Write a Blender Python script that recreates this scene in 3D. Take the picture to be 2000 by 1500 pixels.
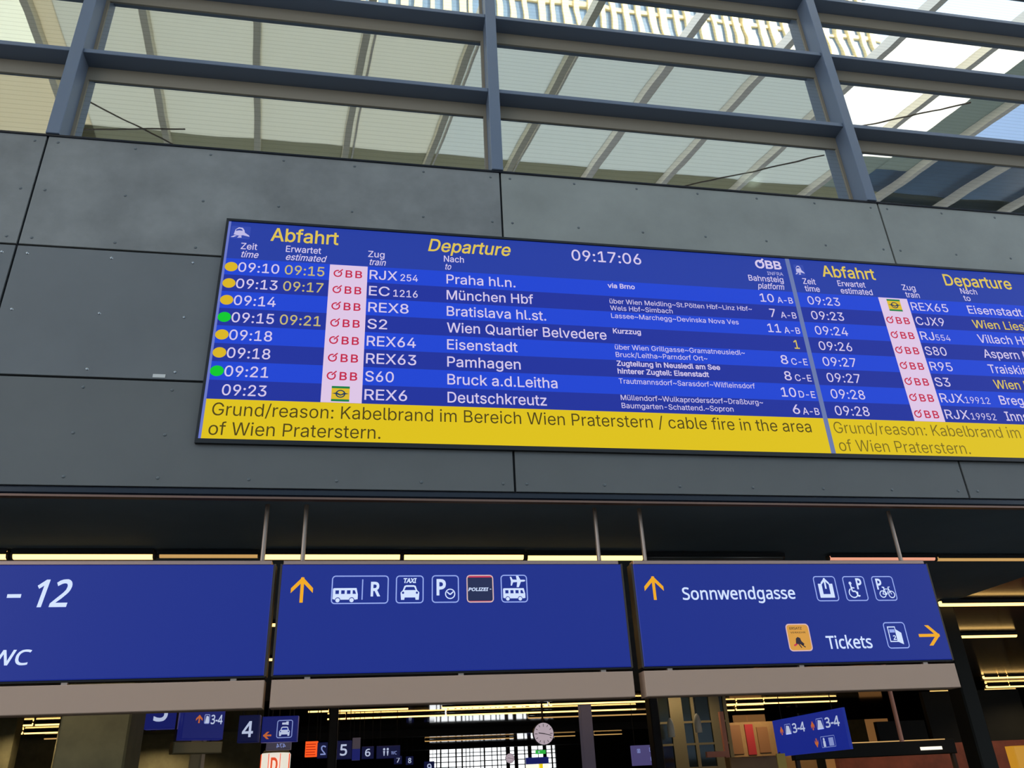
import bpy, math, random
from mathutils import Vector, Matrix
from mathutils.geometry import delaunay_2d_cdt
random.seed(7)
for o in list(bpy.data.objects): bpy.data.objects.remove(o)
S = bpy.context.scene
COL = S.collection

# ------------------------------------------------------------------ camera
yaw, pitch, roll, FPX = 0.189244731, 0.469161975, -0.0494398327, 1576.4
ca, sa, cb, sb, cc, sc = math.cos(yaw), math.sin(yaw), math.cos(pitch), math.sin(pitch), math.cos(roll), math.sin(roll)
fw = Vector((sa*cb, ca*cb, sb)); rt = Vector((ca, -sa, 0)); up = rt.cross(fw)
rt, up = cc*rt + sc*up, -sc*rt + cc*up
cam = bpy.data.cameras.new('camera'); cam.sensor_width = 36; cam.lens = 36*FPX/2000
cam.clip_start = .05; cam.clip_end = 600
co = bpy.data.objects.new('camera', cam); COL.objects.link(co); S.camera = co
M = Matrix.Identity(4)
for i, v in enumerate((rt, up, -fw)):
    for j in range(3): M[j][i] = v[j]
M.translation = (0, 0, 1.6); co.matrix_world = M

# ------------------------------------------------------------------ sky, sun, exposure
W = bpy.data.worlds.new('sky'); S.world = W; W.use_nodes = True
nt = W.node_tree; bg = nt.nodes['Background']
tc = nt.nodes.new('ShaderNodeTexCoord'); sp = nt.nodes.new('ShaderNodeSeparateXYZ')
rp = nt.nodes.new('ShaderNodeValToRGB')
rp.color_ramp.elements[0].position = 0.0; rp.color_ramp.elements[0].color = (.90, .93, .95, 1)
rp.color_ramp.elements[1].position = 0.8; rp.color_ramp.elements[1].color = (.62, .78, 1.0, 1)
nt.links.new(tc.outputs['Generated'], sp.inputs[0]); nt.links.new(sp.outputs['Z'], rp.inputs[0])
nt.links.new(rp.outputs[0], bg.inputs['Color']); bg.inputs['Strength'].default_value = 2.0
sun = bpy.data.lights.new('sun', 'SUN'); sun.energy = 5.5; sun.angle = math.radians(1.0); sun.color = (1, .9, .72)
so = bpy.data.objects.new('sun', sun); COL.objects.link(so)
so.rotation_euler = Vector((-.42, -.66, -.62)).to_track_quat('-Z', 'Y').to_euler()
S.view_settings.view_transform = 'Standard'; S.view_settings.look = 'None'
S.view_settings.exposure = 0; S.view_settings.gamma = 1; S.view_settings.use_curve_mapping = False
S.render.film_transparent = False
S.cycles.max_bounces = 8; S.cycles.transparent_max_bounces = 12

# ------------------------------------------------------------------ materials
def lin(c): return tuple(((v/255)/12.92 if v/255 <= .04045 else ((v/255+.055)/1.055)**2.4) for v in c)
def mat(name, rgb, rough=.6, metal=0, spec=.4, emit=None, estr=1.0, noise=0, nscale=2.0, bump=0, linear=False):
    m = bpy.data.materials.new(name); m.use_nodes = True; t = m.node_tree; b = t.nodes['Principled BSDF']
    c = rgb if linear else lin(rgb)
    b.inputs['Base Color'].default_value = (*c, 1); b.inputs['Roughness'].default_value = rough
    b.inputs['Metallic'].default_value = metal; b.inputs['Specular IOR Level'].default_value = spec
    if emit is not None:
        b.inputs['Emission Color'].default_value = (*(emit if linear else lin(emit)), 1); b.inputs['Emission Strength'].default_value = estr
    if noise or bump:
        co_ = t.nodes.new('ShaderNodeTexCoord'); n = t.nodes.new('ShaderNodeTexNoise')
        n.inputs['Scale'].default_value = nscale; n.inputs['Detail'].default_value = 6; n.inputs['Roughness'].default_value = .62
        t.links.new(co_.outputs['Object'], n.inputs['Vector'])
        if noise:
            r = t.nodes.new('ShaderNodeValToRGB')
            r.color_ramp.elements[0].position = .3; r.color_ramp.elements[1].position = .7
            r.color_ramp.elements[0].color = (*[v*(1-noise) for v in c], 1); r.color_ramp.elements[1].color = (*[min(1, v*(1+noise)) for v in c], 1)
            t.links.new(n.outputs['Fac'], r.inputs[0]); t.links.new(r.outputs[0], b.inputs['Base Color'])
        if bump:
            bp = t.nodes.new('ShaderNodeBump'); bp.inputs['Strength'].default_value = bump; bp.inputs['Distance'].default_value = .02
            t.links.new(n.outputs['Fac'], bp.inputs['Height']); t.links.new(bp.outputs[0], b.inputs['Normal'])
    return m
def glow(name, rgb, k=.93):      # a lit screen or a backlit sign face
    return mat(name, (8, 8, 8), rough=.45, spec=.12, emit=rgb, estr=k)

M_ = {}
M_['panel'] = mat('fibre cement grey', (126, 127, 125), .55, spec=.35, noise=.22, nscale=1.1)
M_['panel_pale_lit'] = mat('fibre cement pale lit', (142, 144, 138), .55, spec=.35, noise=.13, nscale=.9)  # paler panel tone, with the brighter right-hand light also put into the colour
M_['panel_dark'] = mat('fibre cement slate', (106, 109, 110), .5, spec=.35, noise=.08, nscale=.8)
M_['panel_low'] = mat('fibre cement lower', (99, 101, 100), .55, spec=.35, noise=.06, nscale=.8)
M_['joint'] = mat('black joint backing', (12, 14, 18), .8)
M_['rivet'] = mat('rivet steel', (150, 155, 158), .25, metal=.9)
M_['rivet_grey'] = mat('rivet painted', (92, 98, 100), .35, spec=.6)
M_['sticker'] = mat('pale sticker', (205, 205, 200), .5)
M_['steel'] = mat('painted steel blue grey', (101, 113, 131), .42, spec=.45)
M_['steel_side'] = M_['steel']
M_['lip'] = mat('dark metal lip', (20, 25, 36), .2, spec=.4)
M_['lip_brown'] = mat('bronze edge', (120, 92, 78), .35, metal=.5)
M_['board_frame'] = mat('black board frame', (8, 9, 12), .4)
M_['ceil'] = mat('dark satin ceiling', (112, 128, 140), .75, spec=.04, noise=.15, nscale=.35); M_['ceil_far'] = mat('polished dark ceiling', (34, 32, 28), .06, spec=.9); M_['ceil_shop'] = mat('polished ceiling painted warm reflection', (48, 36, 24), .16, spec=.5, noise=.5, nscale=.5)  # shop zone: brown blotches put warm shop reflections into the ceiling colour
M_['floor'] = mat('grey stone floor', (78, 75, 70), .3, spec=.35, noise=.1, nscale=1.5)
M_['wall_dark'] = mat('dark glass wall', (30, 30, 25), .5, spec=.15, noise=.3, nscale=.6)
M_['wall_tan'] = mat('tan shop wall', (150, 118, 76), .6, noise=.25, nscale=.9)
M_['concrete'] = mat('olive concrete', (112, 108, 78), .7, noise=.22, nscale=2.2)
M_['bar'] = mat('grey light trough', (184, 154, 133), .5, spec=.3)
M_['rail'] = mat('brushed rail', (170, 140, 128), .4, metal=.75)
M_['rod'] = mat('steel rod', (165, 145, 130), .35, metal=.6)
M_['black'] = mat('black', (9, 10, 13), .6)
M_['brass'] = mat('brass bolt', (235, 175, 70), .18, metal=1)
M_['signblue'] = mat('backlit blue', (8, 16, 52), .35, spec=.3, emit=(22, 40, 138), estr=.86)
M_['signwhite'] = mat('backlit white', (190, 195, 210), .4, spec=.2, emit=(196, 208, 240), estr=.72)
M_['signyellow'] = mat('backlit amber', (190, 130, 20), .4, spec=.2, emit=(228, 158, 22), estr=.8)
M_['signline'] = mat('backlit pale blue', (120, 135, 190), .4, emit=(140, 155, 215), estr=.75)
M_['navy'] = mat('navy square', (22, 28, 62), .35, emit=(26, 30, 66), estr=.7)
M_['red'] = mat('sign red', (170, 30, 60), .4, emit=(175, 40, 70), estr=.8)
M_['ersatz'] = mat('amber sticker', (205, 140, 50), .5, emit=(214, 150, 58), estr=.55)
M_['ersatz_txt'] = mat('brown print', (130, 92, 40), .6)
M_['ersatz_fig'] = mat('dark print', (62, 44, 60), .6)
M_['pinkline'] = mat('pale pink rim', (210, 170, 170), .5, emit=(215, 180, 175), estr=.5)
M_['farblue'] = mat('far backlit blue', (16, 20, 62), .35, emit=(26, 32, 104), estr=.75)
M_['fardark'] = mat('far navy sign', (14, 18, 42), .4, emit=(20, 24, 66), estr=.6)
M_['purple'] = mat('hazy violet sign', (92, 88, 140), .5, emit=(90, 84, 140), estr=.55)
M_['violet_grey'] = mat('violet grey panel', (110, 105, 120), .5, emit=(70, 66, 80), estr=.5)
M_['orangearrow'] = mat('orange arrow', (190, 100, 50), .5, emit=(205, 108, 55), estr=.7)
M_['orangescreen'] = mat('orange screen', (40, 10, 5), .5, emit=(255, 92, 34), estr=1)
M_['orangedark'] = mat('orange screen lines', (90, 20, 8), .5, emit=(190, 36, 12), estr=.8)
M_['kiosk_white'] = mat('lit white kiosk', (230, 228, 215), .5, emit=(236, 230, 214), estr=.85)
M_['kiosk_red'] = mat('kiosk red', (220, 80, 40), .5, emit=(225, 82, 42), estr=.85)
M_['lampwhite'] = mat('lit white lamp', (230, 230, 225), .5, emit=(255, 246, 225), estr=1.1)
M_['olivebar'] = mat('olive beam', (142, 130, 96), .5)
M_['copper'] = mat('copper frame', (206, 138, 110), .45, metal=.2)
M_['banner'] = mat('dark red banner', (160, 40, 46), .6)
M_['poster'] = mat('brown poster', (132, 92, 58), .6)
M_['clockface'] = mat('clock face', (205, 190, 200), .5, emit=(198, 180, 190), estr=.7)
M_['clockhand'] = mat('clock hands', (60, 46, 62), .5)
M_['clockrim'] = mat('clock rim', (50, 46, 52), .4)
M_['gold'] = mat('gold lit display', (200, 140, 40), .4, emit=(205, 145, 40), estr=.7)
M_['yellow'] = mat('pale yellow flag', (225, 190, 90), .5)
M_['shopred'] = mat('brown red shop', (128, 66, 48), .6, noise=.3, nscale=2)
M_['shopwarm'] = mat('warm lit shop window', (150, 110, 70), .5, emit=(150, 104, 58), estr=.5)
M_['pendant'] = mat('pale pendant', (205, 205, 190), .5)
M_['tube'] = mat('warm tube', (255, 230, 160), .5, emit=None)
b = M_['tube'].node_tree.nodes['Principled BSDF']; b.inputs['Emission Color'].default_value = (1, .60, .18, 1); b.inputs['Emission Strength'].default_value = 3.0
M_['tube_dim'] = mat('dim tube', (150, 130, 95), .4, emit=(205, 160, 95), estr=.9)
M_['tube_pink'] = mat('pink tube', (200, 140, 120), .4, emit=(235, 160, 130), estr=.95)
M_['tube_off'] = mat('unlit tube', (74, 76, 74), .3, spec=.5)
M_['mullion'] = mat('roof bar grey', (206, 198, 172), .5)
M_['mullion_pale'] = mat('roof bar pale', (240, 232, 216), .45)
M_['refl_strip'] = mat('beige transom reflection', (142, 131, 113), .5)
M_['endcap'] = mat('bronze end cap', (72, 60, 50), .4, metal=.4)
M_['tower_glass'] = mat('tower glass', (120, 145, 170), .25, spec=.5, noise=.2, nscale=.2)
M_['tower_fin'] = mat('tower fin', (240, 222, 170), .5)
M_['blueglass'] = mat('blue glass', (70, 100, 135), .2, spec=.5, noise=.25, nscale=.3)
M_['greenglass'] = mat('dark green glass', (24, 32, 26), .12, spec=.5, noise=.3, nscale=1.2)
M_['yellowlit'] = mat('lit yellow panel', (220, 190, 30), .5, emit=(238, 208, 30), estr=.95); M_['greenlit'] = mat('lit green sign', (20, 90, 40), .5, emit=(50, 190, 70), estr=.8)
M_['gate'] = mat('far mullion', (70, 56, 44), .6)
def frosted(name, rgb, diff=.25):
    m = bpy.data.materials.new(name); m.use_nodes = True; t = m.node_tree; t.nodes.clear()
    o = t.nodes.new('ShaderNodeOutputMaterial'); a = t.nodes.new('ShaderNodeBsdfTranslucent'); d = t.nodes.new('ShaderNodeBsdfDiffuse'); x = t.nodes.new('ShaderNodeMixShader')
    a.inputs[0].default_value = (*rgb, 1); d.inputs[0].default_value = (*rgb, 1); x.inputs[0].default_value = diff
    t.links.new(a.outputs[0], x.inputs[1]); t.links.new(d.outputs[0], x.inputs[2]); t.links.new(x.outputs[0], o.inputs[0]); return m
M_['frost'] = frosted('frosted roof glass', (.58, .58, .52))
M_['frost_blue'] = frosted('frosted blue roof glass', (.56, .585, .565))
M_['louvre'] = frosted('beige louvre glass', (.60, .56, .45))
M_['frost_pale'] = frosted('pale roof glass', (.80, .80, .70))
M_['frost_sunlit'] = frosted('sunlit roof glass', (.95, .93, .86), .1)  # frosted panes in sun; extra sunlight is put into the near-white colour
M_['frost_green'] = frosted('green grey roof glass', (.30, .33, .31))
M_['frost_sky'] = frosted('pale blue roof glass', (.55, .64, .78))
M_['soffit'] = frosted('olive roof edge', (.30, .30, .24))
def mirror_glass():
    m = bpy.data.materials.new('reflective window glass'); m.use_nodes = True; t = m.node_tree; t.nodes.clear(); N = t.nodes.new; L = t.links.new
    o = N('ShaderNodeOutputMaterial'); g = N('ShaderNodeBsdfGlossy'); g.inputs['Color'].default_value = (.88, .92, .92, 1); g.inputs['Roughness'].default_value = .012
    tr = N('ShaderNodeBsdfTransparent'); tr.inputs[0].default_value = (.25, .28, .28, 1); mx = N('ShaderNodeMixShader'); mx.inputs[0].default_value = .86
    c = N('ShaderNodeTexCoord'); n1 = N('ShaderNodeTexNoise'); n1.inputs['Scale'].default_value = .9; n1.inputs['Detail'].default_value = 1.5
    bp = N('ShaderNodeBump'); bp.inputs['Strength'].default_value = .06; bp.inputs['Distance'].default_value = .03
    L(c.outputs['Object'], n1.inputs['Vector']); L(n1.outputs['Fac'], bp.inputs['Height']); L(bp.outputs[0], g.inputs['Normal'])
    L(tr.outputs[0], mx.inputs[1]); L(g.outputs[0], mx.inputs[2])
    # fine horizontal print lines on the glass
    s = N('ShaderNodeSeparateXYZ'); L(c.outputs['Object'], s.inputs[0])
    a = N('ShaderNodeMath'); a.operation = 'MULTIPLY'; a.inputs[1].default_value = 1/.085; L(s.outputs['Z'], a.inputs[0])
    f = N('ShaderNodeMath'); f.operation = 'FRACT'; L(a.outputs[0], f.inputs[0])
    l = N('ShaderNodeMath'); l.operation = 'LESS_THAN'; l.inputs[1].default_value = .16; L(f.outputs[0], l.inputs[0])
    k = N('ShaderNodeMath'); k.operation = 'MULTIPLY'; k.inputs[1].default_value = .15; L(l.outputs[0], k.inputs[0])
    d = N('ShaderNodeBsdfDiffuse'); d.inputs[0].default_value = (*lin((96, 86, 62)), 1); m2 = N('ShaderNodeMixShader')
    L(k.outputs[0], m2.inputs[0]); L(mx.outputs[0], m2.inputs[1]); L(d.outputs[0], m2.inputs[2]); L(m2.outputs[0], o.inputs[0]); return m
M_['glass'] = mirror_glass()

# ------------------------------------------------------------------ object helpers
def link(o, parent=None):
    COL.objects.link(o)
    if parent is not None: o.parent = parent
    return o
def tag(o, label, cat, group=None):
    o['label'] = label; o['category'] = cat
    if group: o['group'] = group
    return o
def thing(name, label, cat, loc=(0, 0, 0), rz=0, group=None):
    o = bpy.data.objects.new(name, None); link(o); o.location = loc; o.rotation_euler = (0, 0, rz); o.empty_display_size = .2
    return tag(o, label, cat, group)
def struct(o): o['kind'] = 'structure'; return o
def empty_struct(name, loc=(0, 0, 0)):
    o = bpy.data.objects.new(name, None); link(o); o.location = loc; o['kind'] = 'structure'; return o
class MB:
    def __init__(s): s.v = []; s.f = []; s.m = []; s.mats = []
    def mi(s, m):
        if m not in s.mats: s.mats.append(m)
        return s.mats.index(m)
    def add(s, vs, fs, m):
        k = len(s.v); s.v += [tuple(v) for v in vs]; i = s.mi(m)
        for f in fs: s.f.append([k+j for j in f]); s.m.append(i)
    def box(s, x0, x1, y0, y1, z0, z1, m='black'):
        vs = [(x, y, z) for z in (z0, z1) for y in (y0, y1) for x in (x0, x1)]
        s.add(vs, [(0, 2, 3, 1), (4, 5, 7, 6), (0, 1, 5, 4), (2, 6, 7, 3), (0, 4, 6, 2), (1, 3, 7, 5)], m); return s
    def bbox(s, x0, x1, y0, y1, z0, z1, m='black', b=.01):   # box with bevelled front edges (front is -Y)
        vs = [(x0+b, y0, z0+b), (x1-b, y0, z0+b), (x1-b, y0, z1-b), (x0+b, y0, z1-b), (x0, y0+b, z0), (x1, y0+b, z0), (x1, y0+b, z1), (x0, y0+b, z1), (x0, y1, z0), (x1, y1, z0), (x1, y1, z1), (x0, y1, z1)]
        fs = [(0, 1, 2, 3), (8, 11, 10, 9)]
        for i in range(4):
            j = (i+1) % 4; fs += [(i, i+4, j+4, j), (i+4, i+8, j+8, j+4)]
        s.add(vs, fs, m); return s
    def quad(s, pts, m): s.add(pts, [tuple(range(len(pts)))], m); return s
    def slab(s, pts, th, m):   # quad with a thickness along its normal
        p = [Vector(q) for q in pts]; n = (p[1]-p[0]).cross(p[2]-p[0]).normalized()*th; k = len(p)
        vs = p+[q+n for q in p]; fs = [tuple(range(k))[::-1], tuple(range(k, 2*k))]+[(i, (i+1) % k, k+(i+1) % k, k+i) for i in range(k)]
        s.add(vs, fs, m); return s
    def beam(s, a, b, w, h, m, upv=(0, 0, 1)):
        a, b = Vector(a), Vector(b); d = (b-a).normalized(); x = d.cross(Vector(upv)).normalized()*(w/2); z = x.cross(d).normalized()*(h/2)
        vs = [e+i*x+j*z for e in (a, b) for i, j in ((-1, -1), (1, -1), (1, 1), (-1, 1))]
        s.add(vs, [(3, 2, 1, 0), (4, 5, 6, 7), (0, 1, 5, 4), (1, 2, 6, 5), (2, 3, 7, 6), (3, 0, 4, 7)], m); return s
    def tube(s, a, b, r, m, n=10, r2=None):
        a, b = Vector(a), Vector(b); d = (b-a).normalized(); x = d.orthogonal().normalized(); y = d.cross(x); r2 = r if r2 is None else r2
        vs = []
        for e, q in ((a, r), (b, r2)):
            vs += [e+(x*math.cos(2*math.pi*i/n)+y*math.sin(2*math.pi*i/n))*q for i in range(n)]
        fs = [(i, (i+1) % n, n+(i+1) % n, n+i) for i in range(n)]+[tuple(range(n))[::-1], tuple(range(n, 2*n))]
        s.add(vs, fs, m); return s
    def lathe(s, c, prof, m, n=24):
        c = Vector(c); vs = []; k = len(prof)
        for r, z in prof: vs += [c+Vector((r*math.cos(2*math.pi*i/n), r*math.sin(2*math.pi*i/n), z)) for i in range(n)]
        s.add(vs, [(j*n+i, j*n+(i+1) % n, (j+1)*n+(i+1) % n, (j+1)*n+i) for j in range(k-1) for i in range(n)], m); return s
    def dome(s, c, r, m, d=(0, -1, 0), n=8):   # small rivet head towards d
        c, d = Vector(c), Vector(d); x = d.orthogonal().normalized(); y = d.cross(x); vs = []
        for q, h in ((1, 0), (.75, .35), (.3, .5)):
            vs += [c+(x*math.cos(2*math.pi*i/n)+y*math.sin(2*math.pi*i/n))*r*q+d*r*h for i in range(n)]
        fs = [(j*n+i, j*n+(i+1) % n, (j+1)*n+(i+1) % n, (j+1)*n+i) for j in range(2) for i in range(n)]+[tuple(range(2*n, 3*n))]
        s.add(vs, fs, m); return s
    def build(s, name, parent=None, loc=None, smooth=False):
        me = bpy.data.meshes.new(name); me.from_pydata(s.v, [], s.f)
        for m in s.mats: me.materials.append(M_[m])
        for p, i in zip(me.polygons, s.m): p.material_index = i; p.use_smooth = smooth
        me.update(); o = bpy.data.objects.new(name, me); link(o, parent)
        if loc is not None: o.location = loc
        return o

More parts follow.
